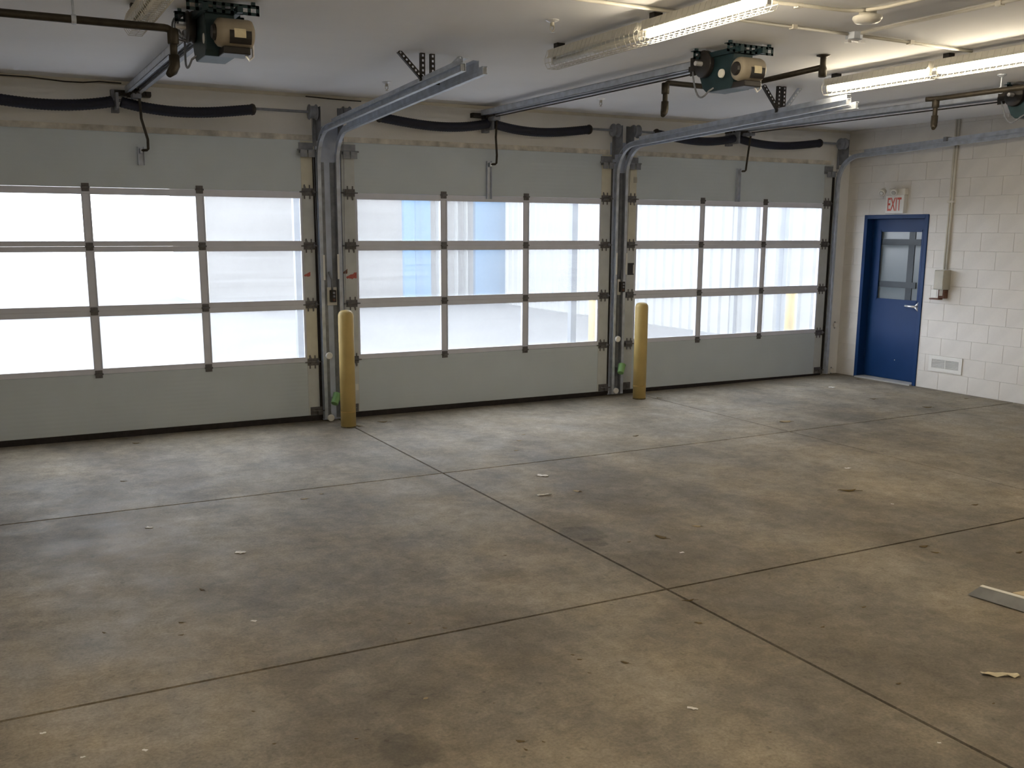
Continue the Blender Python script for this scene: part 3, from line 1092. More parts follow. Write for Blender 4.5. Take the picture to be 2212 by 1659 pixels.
for (px, py), lab in (((1193, 43), 'sprinkler head left of the unlit strip light'),
                      ((835, 177), 'sprinkler head just above the left pair of tracks'),
                      ((1298, 213), 'sprinkler head under the middle operator rail')):
    c = at(px, py, 'z', ZC)
    t = empty('sprinkler_head', c, lab, 'sprinkler', 'ceiling sprinkler heads')
    MB().lathe((0, 0, 0), [(.042, 0), (.042, -.004), (.022, -.014), (.014, -.016)], 'z', 16).build('escutcheon', 'chrome', t)
    q = MB().lathe((0, 0, 0), [(.013, -.012), (.013, -.034), (.006, -.038)], 'z', 10)
    q.tube([(-.013, 0, -.03), (-.012, 0, -.055), (0, 0, -.068), (.012, 0, -.055), (.013, 0, -.03)], .003, 5)
    q.lathe((0, 0, -.072), [(.006, -.002), (.017, 0), (.006, .002)], 'z', 10)
    q.build('body', 'brass', t)

# surface conduit
def conduit(label, pts, straps, r=.0105):
    c = Vector(pts[0])
    t = empty('ceiling_conduit', c, label, 'conduit', 'painted ceiling conduits')
    MB().tube(pipe_path(pts, .08), r, 8).shift(-c).build('pipe', 'conduit_paint', t, smooth='auto')
    for s_ in straps:
        s_ = Vector(s_)
        MB().box(s_.x - .018, s_.x + .018, s_.y - .018, s_.y + .018, s_.z - .013, ZC).shift(-c).build('strap', 'conduit_paint', t)
    return t


zc = ZC - .012
JB = (.37, -4.56, ZC)
conduit('painted conduit running across the ceiling above the lit strip light', [(-4.6, -4.56, zc), (JB[0] - .06, -4.56, zc)],
        [(-2.6, -4.56, zc), (-.62, -4.56, zc), (-.15, -4.56, zc)])
conduit('painted conduit from the ceiling box to the right strip lights', [(JB[0] + .06, -4.56, zc), (XB, -4.53, zc)], [(.9, -4.55, zc)])
conduit('painted conduit leading from the ceiling box towards the camera', [(JB[0], -4.62, zc), (JB[0] + .02, -7.5, zc)], [(.38, -5.6, zc)])
sd = at(1875, 22, 'z', ZC)
conduit('painted conduit bending past the smoke detector', [(-1.2, sd.y + .1, zc), (sd.x - .1, sd.y + .02, zc), (sd.x - .02, sd.y - .1, zc), (sd.x + .06, -7.5, zc)],
        [(-.55, sd.y + .06, zc)])
t = empty('junction_box', JB, 'small metal junction box where the ceiling conduits meet', 'electrical box')
MB().lathe((0, 0, 0), [(.052, 0), (.052, -.04), (.045, -.044)], 'z', 8).build('box', 'galvanised', t)
q = MB().box(-.06, .06, -.012, .012, -.052, -.044).box(.03, .07, -.03, -.01, -.06, -.045).box(-.05, -.02, .0, .03, -.062, -.045)
q.build('cover', 'chrome', t)
t = empty('smoke_detector', (sd.x, sd.y, ZC), 'round cream smoke detector on the ceiling', 'smoke detector')
MB().lathe((0, 0, 0), [(.05, 0), (.05, -.03)], 'z', 18).build('base', 'box_grey', t)
MB().lathe((0, 0, 0), [(.062, -.028), (.082, -.034), (.084, -.046), (.07, -.066), (.03, -.074)], 'z', 26).build('cover', 'off_white_enamel', t, smooth='auto')
# thin wires
q = MB()
q.tube([at(px, py, 'y', -.03) for px, py in ((-60, 158), (60, 166), (140, 176), (180, 178), (215, 176), (262, 180))], .006, 6)
tag(q.build('loose_cable', 'dark_steel'), 'thin dark cable sagging under the ceiling above the left door', 'cable')
q = MB()
q.tube([at(px, py, 'y', .03) for px, py in ((660, 208), (718, 214), (780, 219))], .005, 6)
tag(q.build('loose_cable', 'dark_steel'), 'short dark cable behind the left pair of tracks', 'cable')


# ------------------------------------------------------------------ bollards and things on the posts
def bollard(x, y, z0, h, r, label, ext=False):
    t = empty('bollard', (x, y, z0), label, 'bollard', 'yellow bollards')
    prof = [(r, 0), (r, h - .060), (r * .98, h - .045), (r * .90, h - .027), (r * .74, h - .012), (r * .5, h - .004), (r * .2, h)]
    MB().lathe((0, 0, 0), prof, 'z', 32).build('sleeve', 'bollard_yellow', t, smooth='auto')
    if not ext:
        MB().lathe((0, 0, 0), [(r + .0006, .0), (r + .0006, .012)], 'z', 32).build('dirt_ring', 'joint_dirt', t)
        MB().lathe((0, 0, 0), [(r + .0004, .150), (r + .0004, .156)], 'z', 32).build('scuff', 'bollard_scuff', t)
    return t


bollard(-1.707, -.452, 0, 1.125, .073, 'yellow bollard in front of the post between left and middle doors')
bollard(1.757, -.37, fz(1.757), 1.085, .073, 'yellow bollard in front of the post between middle and right doors')

for k, (x, y, xs, zz) in enumerate(((-1.715, -.011, (717, 640), 0), (1.664, -.011, (1340, 620), 0))):
    c = at(*xs, 'y', -.024)
    t = empty('push_button_station', (c.x, -.024, c.z), 'three button door control on the post %s' % (
        'behind the nearer bollard', 'behind the farther bollard')[k], 'door control', 'door control stations')
    wd = .05 if k == 0 else .044
    MB().box(-wd, wd, -.006, .0, -.088, .088).build('back_plate', 'white_plastic', t, bevel=.004)
    MB().box(-.026, .030, -.055, -.005, -.055, .062).build('control_box', 'motor_black', t, bevel=.005)
    for i, m in enumerate(('white_plastic', 'dull_steel', 'rust_brown')):
        MB().lathe((.002, -.055, .036 - .034 * i), [(.0115, 0), (.0115, -.008), (.008, -.011)], 'y', 12).build('button', 'dull_steel' if i < 2 else m, t)
    q = MB().tube([(.0, -.018, .06), (.0, -.018, .16), (-.03 if k == 0 else .02, -.018, .24)], .010, 8)
    q.build('conduit', 'dull_steel', t, smooth='auto')


def on_post(name, px, py, build, label, cat, group=None, yy=-.012):
    c = at(px, py, 'y', yy)
    t = empty(name, c, label, cat, group)
    build(t)
    return t


def eye(t):
    MB().lathe((0, 0, 0), [(.030, .0), (.034, -.008), (.034, -.022), (.026, -.028)], 'y', 18).build('disc', 'white_plastic', t, smooth='auto')
    MB().box(-.010, .010, -.003, .002, -.045, .045).build('bracket', 'dull_steel', t)


for (px, py), lab in (((710, 768), 'white round sensor on the post behind the nearer bollard, upper one'),
                      ((714, 902), 'white round sensor at the foot of the post behind the nearer bollard'),
                      ((1333, 732), 'white round sensor on the post behind the farther bollard, upper one'),
                      ((1329, 844), 'white round sensor at the foot of the post behind the farther bollard')):
    on_post('door_sensor', px, py, eye, lab, 'sensor', 'round white door sensors', -.075)
for (px, py), lab in (((1803, 702), 'white round sensor on the corner jamb, upper one'),
                      ((1795, 800), 'white round sensor on the corner jamb near the floor')):
    on_post('door_sensor', px, py, eye, lab, 'sensor', 'round white door sensors', YF - .043)


def strip(t):
    MB().box(-.011, .011, -.010, .0, -.125, .125).build('strip', 'white_plastic', t)


for (px, py), lab in (((700, 578), 'narrow white strip on the left track above the left door control'),
                      ((731, 576), 'narrow white strip on the right track above the left door control'),
                      ((1332, 570), 'narrow white strip on the left track above the right door control'),
                      ((1353, 570), 'narrow white strip on the right track above the right door control')):
    c = at(px, py, 'y', -.076)
    tag(MB().box(-.010, .010, -.004, .003, -.12, .12).build('marker_strip', 'white_plastic', loc=c, bevel=.002), lab, 'strip', 'white strips on the tracks')


def cup(t):
    q = MB().lathe((0, 0, 0), [(.034, -.055), (.036, -.05), (.043, .05), (.046, .055), (.043, .056), (.040, .05)], 'z', 22)
    o = q.build('cup', 'green_plastic', t, smooth='auto')
    o.rotation_euler = (-.35, .62, .2)
    MB().box(-.006, .006, .03, .118, -.006, .006).build('clip', 'dull_steel', t)


on_post('green_cup', 1342, 797, cup, 'pale green plastic cup tilted on the post behind the farther bollard', 'cup', 'green cups', -.13)
on_post('green_cup', 726, 862, cup, 'pale green plastic cup half hidden by the nearer bollard', 'cup', 'green cups', -.13)


# ------------------------------------------------------------------ exit door
d = empty('door_4', (XR, (DY0 + DY1) / 2, fz(XR)), 'blue metal exit door with a glazed upper half', 'door', kind='structure')
o0 = Vector((XR, (DY0 + DY1) / 2, fz(XR)))


def db(q, name, m, parent=None, **k):
    return q.shift(-o0).build(name, m, parent or d, **k)


zf = fz(XR) + .001
fw, rc = .05, .12
q = MB().box(XR - .012, XR + rc + .05, DY1 - fw, DY1 - .001, zf, DZ - .001).box(XR - .012, XR + rc + .05, DY0 + .001, DY0 + fw, zf, DZ - .001)
q.box(XR - .012, XR + rc + .05, DY0 + fw, DY1 - fw, DZ - fw, DZ - .001)
fr = db(q, 'door_frame', 'door_blue', bevel=.003)
db(MB().box(XR - .05, XR + rc + .05, DY0 + fw, DY1 - fw, zf - .02, zf + .016), 'threshold', 'threshold')
LX = XR + rc - .01
la, lb = DY0 + fw + .003, DY1 - fw - .003
g0 = at(1906, 500, 'x', LX)
g1 = at(1990, 651, 'x', LX)
gy1, gy0, gz1, gz0 = g0.y + .015, g1.y + .05, 1.885, at(1940, 649, 'x', LX).z
q = MB()
for (a, bb, c, e) in ((la, gy0, zf + .02, DZ - fw - .003), (gy1, lb, zf + .02, DZ - fw - .003), (gy0, gy1, zf + .02, gz0), (gy0, gy1, gz1, DZ - fw - .003)):
    q.box(LX, LX + .045, a, bb, c, e)
leaf_o = db(q, 'leaf', 'door_blue')
q = MB().box(LX + .046, LX + .058, la - .004, la + .03, zf + .016, DZ - fw).box(LX + .046, LX + .058, lb - .03, lb + .004, zf + .016, DZ - fw)
q.box(LX + .046, LX + .058, la, lb, DZ - fw - .03, DZ - fw + .01).box(LX + .046, LX + .058, la, lb, zf + .005, zf + .04)
db(q, 'door_stop', 'door_blue', fr)
q = MB()
for (a, bb, c, e) in ((gy0 - .015, gy0 + .012, gz0 - .015, gz1 + .015), (gy1 - .012, gy1 + .015, gz0 - .015, gz1 + .015),
                      (gy0, gy1, gz0 - .015, gz0 + .012), (gy0, gy1, gz1 - .012, gz1 + .015)):
    q.box(LX - .010, LX + .002, a, bb, c, e)
db(q, 'glazing_frame', 'door_blue', leaf_o)
db(MB().box(LX + .02, LX + .026, gy0, gy1, gz0, gz1), 'glass', 'lite_glass', leaf_o)
zt_, zb_ = at(1945, 523, 'x', LX).z, at(1940, 615, 'x', LX).z
vb = gy0 + (gy1 - gy0) * .26
for (a, bb, c, e) in ((gy0 + .03, gy1 - .012, zt_ - .036, zt_ + .036), (gy0 + .06, gy1 - .012, zb_ - .036, zb_ + .036)):  # dark bands across and up the window, just before the glass
    db(MB().box(LX + .008, LX + .0195, a, bb, c, e), 'window_band', 'lite_dark', leaf_o)
db(MB().box(LX + .012, LX + .0197, vb - .045, vb + .045, gz0 + .012, gz1 - .012), 'window_band', 'lite_dark', leaf_o)
hc = at(1987, 663, 'x', LX)
hy = la + .10
q = MB().lathe((LX - .004, hy, hc.z), [(.028, -.008), (.030, 0), (.030, .006)], 'x', 18)
q.tube([(LX - .005, hy, hc.z), (LX - .055, hy, hc.z)], .011, 10)
q.tube([(LX - .055, hy - .01, hc.z), (LX - .06, hy + .06, hc.z), (LX - .055, hy + .145, hc.z + .002)], [.016, .014, .012], 10)
for sg in (-1, 1):
    q.tube([(LX - .056, hy + .0, hc.z), (LX - .05, hy - .03, hc.z + sg * .025), (LX - .03, hy - .05, hc.z + sg * .062)], [.014, .013, .011], 8)
db(q, 'lever_handle', 'chrome', leaf_o, smooth='auto')
for zz in (.35, 1.1, 1.85):
    db(MB().tube([(LX - .006, lb + .001, zz - .05), (LX - .006, lb + .001, zz + .05)], .008, 8), 'hinge', 'door_blue', leaf_o)
db(MB().lathe((LX - .001, (la + lb) / 2 - .05, .3), [(.006, 0), (.006, -.003)], 'x', 8), 'stud', 'white_plastic', leaf_o)

# exit sign with twin lamp heads
e0, e1 = at(1911, 462, 'x', XR - .06), at(1955, 405, 'x', XR - .06)
sy0, sy1 = e1.y, e0.y
zs0, zs1 = 2.093, at(1940, 407, 'x', XR - .06).z
t = empty('exit_sign', (XR, (sy0 + sy1) / 2, zs0), 'white EXIT sign with two emergency lamps over the blue door', 'exit sign')
so = -Vector((XR, (sy0 + sy1) / 2, zs0))
zm = zs0 + .215
MB().box(XR - .062, XR - .0012, sy0, sy1, zs0, zm).shift(so).build('sign_box', 'white_plastic', t, bevel=.006)
MB().box(XR - .072, XR - .0012, sy0 - .015, sy1 - .05, zm + .001, zs1).shift(so).build('battery_housing', 'off_white_enamel', t, bevel=.01)
cu = bpy.data.curves.new('exit_letters', 'FONT')
cu.body = 'EXIT'
cu.size = .19
cu.align_x = 'CENTER'
cu.align_y = 'CENTER'
cu.extrude = .0008
cu.offset = .0022
tmp = bpy.data.objects.new('tmp', cu)
COL.objects.link(tmp)
me = bpy.data.meshes.new_from_object(tmp.evaluated_get(bpy.context.evaluated_depsgraph_get()))
bpy.data.objects.remove(tmp)
xs = [v.co.x for v in me.vertices]
ys = [v.co.y for v in me.vertices]
sxx, syy = (sy1 - sy0) * .74 / (max(xs) - min(xs)), .155 / (max(ys) - min(ys))
for v in me.vertices:
    x, y, z = v.co
    v.co = (-.0632 - z, -(x - (max(xs) + min(xs)) / 2) * sxx, .108 + (y - (max(ys) + min(ys)) / 2) * syy)
me.materials.append(M['exit_red'])
lt = bpy.data.objects.new('letters', me)
COL.objects.link(lt)
lt.parent = t
lt['label'] = 'red letters EXIT'
for yy in (sy1 + .01, (sy0 + sy1) / 2 - .035):
    c = Vector((XR - .11, yy, zm + .04))
    q = MB().lathe((0, 0, 0), [(.018, .05), (.036, .03), (.044, -.02), (.046, -.03), (.036, -.032)], 'x', 18)
    o = q.build('lamp_head', 'off_white_enamel', t, smooth='auto', loc=c + so)
    o.rotation_euler = (0, -.5, .25)
    MB().lathe((0, 0, 0), [(.036, -.029), (.02, -.036)], 'x', 18).build('lens', 'brass', o)
    MB().tube([Vector((.04, 0, .01)), Vector((.06, 0, .03))], .012, 8).build('neck', 'off_white_enamel', o)

# conduit, disconnect box and outlet on the block wall
cyl = at(2038, 605, 'x', XR - .05)
cy = cyl.y
t = empty('wall_conduit', (XR, cy, cyl.z), 'painted conduit dropping down the block wall to the grey box', 'conduit')
so = -Vector((XR, cy, cyl.z))
ztop = cyl.z + .12
q = MB().tube([(XR - .016, cy, ztop), (XR - .016, cy, ZC - .002)], .0135, 10).tube([(XR - .016, cy + .032, ztop), (XR - .016, cy + .032, ZC - .002)], .0135, 10)
q.shift(so).build('pipe', 'conduit_paint', t, smooth='auto')
for zz in (2.2, 2.85):
    MB().box(XR - .032, XR - .0012, cy - .03, cy + .06, zz, zz + .025).shift(so).build('strap', 'conduit_paint', t)
t = empty('electrical_box', (XR, cy, cyl.z), 'beige grey electrical box on the block wall right of the exit door', 'electrical box')
MB().box(XR - .12, XR - .0012, cy - .06, cy + .075, cyl.z - .11, cyl.z + .115).shift(so).build('body', 'box_grey', t, bevel=.008)
MB().box(XR - .124, XR - .119, cy - .052, cy + .067, cyl.z - .10, cyl.z + .105).shift(so).build('cover', 'box_grey', t, bevel=.002)
ol = at(2030, 633, 'x', XR - .06)
t = empty('outlet_box', (XR, cy, ol.z), 'brown outlet with open white cover below the grey box', 'outlet')
so = -Vector((XR, cy, ol.z))
MB().box(XR - .07, XR - .0012, cy - .04, cy + .045, ol.z - .06, cyl.z - .112).shift(so).build('body', 'rust_brown', t, bevel=.006)
MB().box(XR - .125, XR - .119, cy + .02, cy + .10, ol.z - .055, ol.z + .04).shift(so).build('flip_cover', 'white_plastic', t, bevel=.003)
MB().box(XR - .135, XR - .06, cy - .02, cy + .11, ol.z - .075, ol.z - .06).shift(so).build('lip', 'rust_brown', t, bevel=.004)
MB().box(XR - .0735, XR - .069, cy - .02, cy + .025, ol.z - .03, ol.z + .04).shift(so).build('face_plate', 'white_plastic', t)

# louvred vent
v0, v1 = at(2009, 764, 'x', XR), at(2077, 810, 'x', XR)
vt = empty('vent_grille', (XR, (v0.y + v1.y) / 2, v1.z), 'white louvred vent low on the block wall', 'vent')
so = -Vector((XR, (v0.y + v1.y) / 2, v1.z))
va, vb2, vz0, vz1 = v1.y, v0.y, v1.z, v0.z - .01
f2 = .042
q = MB().box(XR - .012, XR - .001, va, va + f2, vz0, vz1).box(XR - .012, XR - .001, vb2 - f2, vb2, vz0, vz1)
q.box(XR - .012, XR - .001, va + f2 + .0005, vb2 - f2 - .0005, vz0, vz0 + f2).box(XR - .012, XR - .001, va + f2 + .0005, vb2 - f2 - .0005, vz1 - f2, vz1)
q.shift(so).build('frame', 'white_plastic', vt)
MB().box(XR - .002, XR - .0008, va + f2, vb2 - f2, vz0 + f2, vz1 - f2).shift(so).build('backing', 'dull_steel', vt)
n = 11
for i in range(n):
    zz = vz0 + f2 + (vz1 - vz0 - 2 * f2) * (i + .5) / n
    MB().obox((XR - .008, va + f2, zz), (XR - .008, vb2 - f2, zz), .009, .004, (.6, 0, .8)).shift(so).build('louvre', 'white_plastic', vt)
MB().box(XR - .011, XR - .003, (va + vb2) / 2 - .006, (va + vb2) / 2 + .006, vz0 + f2, vz1 - f2).shift(so).build('centre_bar', 'white_plastic', vt)


# ------------------------------------------------------------------ outside
tag(MB().box(-40, 40, YF + .2, 60, -.25, -.06).build('ground_outside', 'asphalt'), 'pale paved yard outside the doors', 'ground', kind='structure')
t = empty('ribbed_building', (7.8, 1.2, -.06), 'white ribbed metal building seen through the right door panes', 'building')
q = MB()
y = 1.2
xs0 = 0
n = 0
while y < 14.2:
    for (dx, dy) in ((0, 0), (0, .12), (-.04, .15), (-.04, .23), (0, .26)):
        q.v.append((dx, y + dy - 1.2, 0))
        q.v.append((dx, y + dy - 1.2, 6.5))
        n += 1
    y += .30
q.f = [(2 * i, 2 * i + 1, 2 * i + 3, 2 * i + 2) for i in range(n - 1)]
q.build('ribbed_cladding', 'ext_white', t)
MB().box(.01, 6, 0, y - 1.2 - .05, 0, 6.45).build('core', 'ext_white', t)
yy = at(1590, 600, 'x', 7.75).y
MB().box(-.12, -.042, yy - 1.25, yy - 1.15, 0, 6.2).build('downspout', 'ext_pale', t)
yy = at(1629, 600, 'x', 7.75).y
MB().box(-.12, -.042, yy - 1.25, yy - 1.17, 0, 6.2).build('downspout', 'ext_pale', t)

YS = 16.2
t = empty('striped_building', (0, YS, -.06), 'beige building with bright blue stripes seen through the middle door', 'building')
xa, xb = at(740, 500, 'y', YS).x, at(1092, 500, 'y', YS).x
MB().box(xa - 3.5, xb + 4, 0.05, 5, 0, 8).build('facade', 'ext_beige', t)
for a, bb, m, nm in ((870, 927, 'ext_blue', 'blue_stripe'), (1024, 1076, 'ext_blue', 'blue_stripe'), (1076, 1091, 'ext_blue_dark', 'blue_stripe'),
                     (982, 984, 'ext_white', 'white_line'), (1003, 1005, 'ext_white', 'white_line'), (942, 944, 'ext_white', 'white_line'),
                     (893, 901, 'ext_blue_dark', 'blue_stripe'), (1093, 1180, 'ext_white', 'white_corner')):
    p, r2 = at(a, 500, 'y', YS).x, at(bb, 500, 'y', YS).x
    dd = .08 if 'dark' in m and a < 1000 else (.06 if nm == 'white_line' else .0)
    MB().box(p, r2, -.1 - dd, .06, 0, 8).build(nm, m, t)
for (px, lab) in ((645, 'grey post outside beside the left door'), (1237, 'grey post outside seen through the middle door'),
                  (1690, 'grey post outside seen through the right door')):
    c = at(px, 600, 'y', 1.0)
    tag(MB().box(c.x - .04, c.x + .04, .96, 1.04, -.06, 3.6).build('yard_post', 'ext_grey', bevel=.006), lab, 'post', 'grey posts outside')
for (px, lab) in ((1284, 'yellow bollard outside seen through the middle door'), (1707, 'yellow bollard outside seen through the right door')):
    c = at(px, 690, 'y', .75)
    bollard(c.x, .75, -.06, 1.2, .072, lab, True)


# ------------------------------------------------------------------ litter on the floor
def leaf_mesh(seed, m):
    r = random.Random(seed)
    n = 12
    rad = [.5 * (1 + .35 * math.sin(3 * a + r.uniform(0, 6)) * r.uniform(.3, 1)) for a in range(n)]
    vs = [(0, 0, .10)]
    for ring, k in ((.5, .12), (1.0, .04)):
        for i in range(n):
            a = 2 * math.pi * i / n
            cu_ = .35 * (math.cos(a) * ring) ** 2 * r.uniform(.2, .9)
            vs.append((rad[i] * ring * math.cos(a), .52 * rad[i] * ring * math.sin(a), k + cu_ * .6))
    top = len(vs)
    vs += [(x, y, z - .03) for x, y, z in vs]
    fs = []
    for b_ in (0, top):
        for i in range(n):
            j = (i + 1) % n
            fs.append((b_, b_ + 1 + i, b_ + 1 + j))
            fs.append((b_ + 1 + i, b_ + 1 + n + i, b_ + 1 + n + j, b_ + 1 + j))
    for i in range(n):
        j = (i + 1) % n
        fs.append((1 + n + i, 1 + n + j, top + 1 + n + j, top + 1 + n + i))
    # stalk
    q = MB().add(vs, fs)
    q.tube([(.42, 0, .06), (.62, .05, .05), (.8, .02, .03)], .02, 5)
    zmin = min(v[2] for v in q.v)
    q.v = [(a, b, c - zmin) for a, b, c in q.v]
    return q.mesh('dry_leaf', m)


def scrap_mesh(seed, m, ratio=.6):
    r = random.Random(seed)
    nx, ny = 5, 3
    g_ = [[(-.5 + i / nx + r.uniform(-.05, .05), (-.5 + j / ny + r.uniform(-.08, .08)) * ratio, .05 + r.uniform(0, .16)) for j in range(ny + 1)] for i in range(nx + 1)]
    vs = [p for c in g_ for p in c]
    N = len(vs)
    vs += [(a, b, c - .03) for a, b, c in vs]
    fs = []
    w_ = ny + 1
    for i in range(nx):
        for j in range(ny):
            f_ = (i * w_ + j, (i + 1) * w_ + j, (i + 1) * w_ + j + 1, i * w_ + j + 1)
            fs += [f_, tuple(N + k for k in f_)]
    rim = [i * w_ for i in range(nx + 1)] + [nx * w_ + j for j in range(1, w_)] + [i * w_ + ny for i in range(nx - 1, -1, -1)] + list(range(ny - 1, 0, -1))
    for i in range(len(rim)):
        a, b_ = rim[i], rim[(i + 1) % len(rim)]
        fs.append((a, b_, N + b_, N + a))
    q = MB().add(vs, fs)
    zmin = min(v[2] for v in q.v)
    q.v = [(a, b, c - zmin) for a, b, c in q.v]
    return q.mesh('paper_scrap', m)


LB = [leaf_mesh(i, 'leaf_brown') for i in range(5)]
LT = [leaf_mesh(20 + i, 'leaf_tan') for i in range(3)]
PW = [scrap_mesh(i, 'paper') for i in range(4)]
PC = scrap_mesh(11, 'paper_cream', .22)
rnd = random.Random(4)


def litter(px, py, wpx, kind, label=None, rot=None, flat=1.0):
    c = at(px, py, 'z', 0)
    c = at(px, py, 'z', fz(c.x))
    dist = (c - CAM).length
    size = wpx * dist / FPX
    me = {'b': LB, 't': LT, 'w': PW, 'c': [PC]}[kind]
    me = me[rnd.randrange(len(me))]
    o = bpy.data.objects.new('dry_leaf' if kind in 'bt' else 'paper_scrap', me)
    COL.objects.link(o)
    o.location = (c.x, c.y, fz(c.x) + .0005)
    o.scale = (size, size * flat, size * .6)
    o.rotation_euler.z = -YAW + (rnd.uniform(-.7, .7) if rot is None else rot)
    small = 'small brown leaf crumb scattered on the concrete' if kind in 'bt' else 'tiny white paper crumb scattered on the concrete'
    tag(o, label or small, 'leaf' if kind in 'bt' else 'paper', 'leaf litter on the floor' if kind in 'bt' else 'paper litter on the floor')


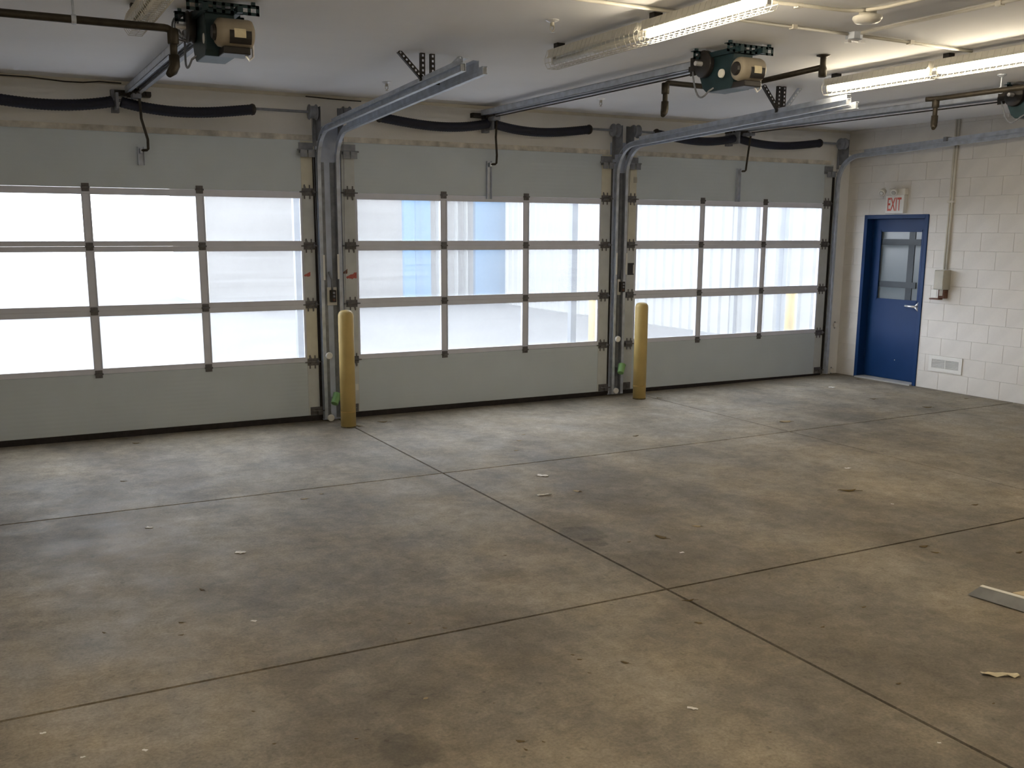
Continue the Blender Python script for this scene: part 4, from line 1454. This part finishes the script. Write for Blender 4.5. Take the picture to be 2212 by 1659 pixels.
for a in (
        (322, 1140, 15, 'w', 'white paper scrap on the floor in front of the left door'),
        (519, 1194, 20, 'w', 'crumpled white paper scrap, largest one on the left floor'),
        (436, 1274, 13, 'b', 'small brown leaf below the crumpled white paper scrap'),
        (392, 1345, 13, 'b', 'dark brown leaf standing up on the left floor'),
        (392, 1372, 12, 'b', 'brown leaf scrap just below the dark standing leaf on the left floor'), (225, 1367, 9, 'b', 'lone brown leaf speck on the floor at the far left'),
        (548, 1342, 12, 'w', 'white paper fleck right of the dark standing leaf'), (93, 1584, 11, 'w', 'white paper fleck below the near joint at the far left'), (313, 1621, 11, 'w', 'white paper fleck at the bottom left edge, right of two'), (179, 1636, 9, 'w', 'white paper fleck at the bottom left edge, left of two'),
        (657, 1078, 14, 't', 'tan leaf bit beside the joint in front of the left door'),
        (694, 1067, 9, 't', 'tan crumb right of the tan leaf bit in front of the left door'), (828, 912, 22, 'b', 'brown leaf bits on the floor right of the nearer bollard'),
        (776, 921, 18, 'b', 'brown leaf caught at the foot of the nearer bollard'),
        (293, 958, 15, 'b', 'brown leaf shred close to the bottom seal of the left door'), (266, 1040, 13, 'b', 'brown leaf shred between the left door and the first joint'), (960, 1357, 10, 'b', 'brown crumb above the near joint, rightmost of three'), (856, 1381, 7, 'b', 'brown crumb above the near joint, lowest of three'), (884, 1347, 9, 'b', 'brown crumb above the near joint, uppermost of three'),
        (919, 1509, 12, 't', 'pale tan flake in the left foreground'), (592, 1607, 9, 'b', 'brown crumb at the bottom edge left of the dark foreground stain'), (1091, 1200, 9, 'b', 'brown crumb on the floor left of the oil stain'), (547, 1537, 9, 'b', 'brown crumb below the near joint in the left foreground'), (770, 1596, 10, 'b', 'brown crumb just left of the dark foreground stain'), (1067, 1519, 5, 'b', 'tiny brown speck in the centre foreground'),
        (1172, 1028, 24, 'w', 'white paper scrap in the middle of the floor behind the tan leaf'),
        (1176, 1070, 32, 'w', 'long white paper sliver near the middle of the floor', .35, .35),
        (1246, 1061, 18, 't', 'tan curled leaf right of the long white sliver'),
        (1131, 939, 9, 't', 'tan crumb before the middle door, uppermost of three'), (1121, 952, 10, 't', 'tan crumb before the middle door, middle of three'), (1115, 973, 9, 't', 'tan crumb before the middle door, lowest of three'),
        (1373, 942, 13, 'b', 'brown crumb below the farther bollard'), (1423, 860, 11, 'b', 'brown crumb on the floor right of the farther bollard'), (1695, 911, 26, 't', 'tan leaf lying where the far floor joints cross'),
        (1797, 837, 12, 'w', 'white paper bit on the floor in front of the right door'),
        (1886, 862, 13, 'b', 'brown leaf on the floor in front of the exit door'),
        (2002, 880, 17, 'b', 'dark brown leaf on the floor below the wall vent'),
        (2087, 861, 8, 'b', 'brown crumb near the foot of the block wall'), (1855, 819, 9, 'b', 'brown crumb at the threshold of the exit door'),
        (1832, 1012, 13, 'w', 'white paper bit behind the long brown leaf'),
        (1832, 1061, 38, 'b', 'long dark brown leaf on the right side of the floor', .05, .45),
        (2105, 1091, 14, 'b', 'brown leaf near the right edge above the long joint'),
        (1928, 1089, 6, 'w', 'white speck left of the brown leaf near the right edge'), (1505, 1137, 20, 't', 'pale leaf skeleton behind the large brown leaf'),
        (1429, 1161, 27, 'b', 'large brown leaf right of the oil stain'),
        (1358, 1171, 9, 'b', 'brown crumb left of the large brown leaf'), (1473, 1194, 10, 'w', 'white paper bit below the large brown leaf'),
        (1488, 1298, 28, 'b', 'curled brown leaf beside the crossing of the near joints', .3, .4),
        (1509, 1346, 16, 'b', 'brown leaf below the crossing of the near joints'),
        (1777, 1355, 12, 'b', 'brown crumb left of the steel channel, lower of two'), (1865, 1312, 12, 'b', 'brown crumb left of the steel channel, upper of two'),
        (1994, 1181, 20, 'b', 'brown leaf below the long joint, left of its smaller neighbour'),
        (2020, 1194, 15, 'b', 'small brown leaf just right of a larger leaf below the long joint'), (2201, 1194, 15, 'b', 'brown leaf at the right edge above the steel channel'),
        (1351, 1432, 19, 'b', 'brown leaf in the near middle of the floor'), (1252, 1425, 12, 'b', 'brown crumb left of the near middle leaf, middle of three'), (1273, 1454, 8, 'b', 'brown crumb left of the near middle leaf, lowest of three'), (1237, 1415, 9, 'b', 'brown crumb left of the near middle leaf, uppermost of three'),
        (1496, 1531, 21, 'w', 'curled white paper bit in the near foreground', -.35, .6),
        (2161, 1460, 68, 'c', 'long cream wood splinter at the lower right', -.12, 1.0),
        (1941, 1477, 12, 'b', 'brown crumb left of the cream splinter'), (2146, 1520, 8, 'b', 'brown crumb just below the cream splinter'), (2029, 1605, 7, 'w', 'white speck in the lower right corner'), (1123, 1602, 17, 'b', 'brown leaf at the bottom edge of the photograph'),
        (1174, 1603, 8, 'b', 'brown crumb at the bottom edge right of the leaf there'), (1136, 1620, 10, 'b', 'brown crumb at the bottom edge below the leaf there'), (1663, 1582, 7, 'b', 'brown crumb right of the curled white paper in the foreground')):
    litter(*a)

# steel channel with a board on the floor at the right edge
c0 = at(2090, 1287, 'z', fz(.6))
c1 = at(2300, 1352, 'z', fz(1))
dv = (c1 - c0)
ang = math.atan2(dv.y, dv.x)
t = empty('steel_channel', (c0.x, c0.y, fz(c0.x) + .001), 'grey steel channel lying on the floor at the right edge', 'metal channel')
t.rotation_euler.z = ang
Lc = .95
q = MB().add([(0, 0, 0.006), (Lc, 0, 0.004), (Lc, .012, 0.004), (0, .012, 0.006),
              (.045, .03, .058), (Lc, .03, .07), (Lc, .036, .07), (.045, .036, .058)],
             [(0, 1, 2, 3), (4, 5, 6, 7), (0, 1, 5, 4), (1, 2, 6, 5), (2, 3, 7, 6), (3, 0, 4, 7)])
q.build('web', 'channel_steel', t)
MB().add([(.045, .028, .058), (Lc, .028, .07), (Lc, .052, .074), (.05, .045, .062), (.045, .028, .061), (Lc, .028, .073), (Lc, .052, .077), (.05, .045, .065)],
         [(0, 1, 2, 3), (4, 5, 6, 7), (0, 1, 5, 4), (1, 2, 6, 5), (2, 3, 7, 6), (3, 0, 4, 7)]).build('upper_flange', 'off_white_enamel', t)
MB().box(.01, Lc, .012, .05, 0, .004).build('lower_flange', 'channel_steel', t)
t = empty('board_offcut', (c0.x, c0.y, fz(c0.x) + .001), 'tan board resting in the steel channel at the right edge', 'board')
t.rotation_euler.z = ang
MB().add([(.20, .055, .02), (Lc, .055, .02), (Lc, .30, .02), (.42, .30, .02), (.20, .055, .068), (Lc, .055, .085), (Lc, .30, .16), (.42, .30, .14)],
         [(3, 2, 1, 0), (4, 5, 6, 7), (0, 1, 5, 4), (1, 2, 6, 5), (2, 3, 7, 6), (3, 0, 4, 7)]).build('board', 'board_tan', t, bevel=.003)
MB().box(.5, Lc, .06, .29, 0, .02).build('batten', 'board_tan', t)
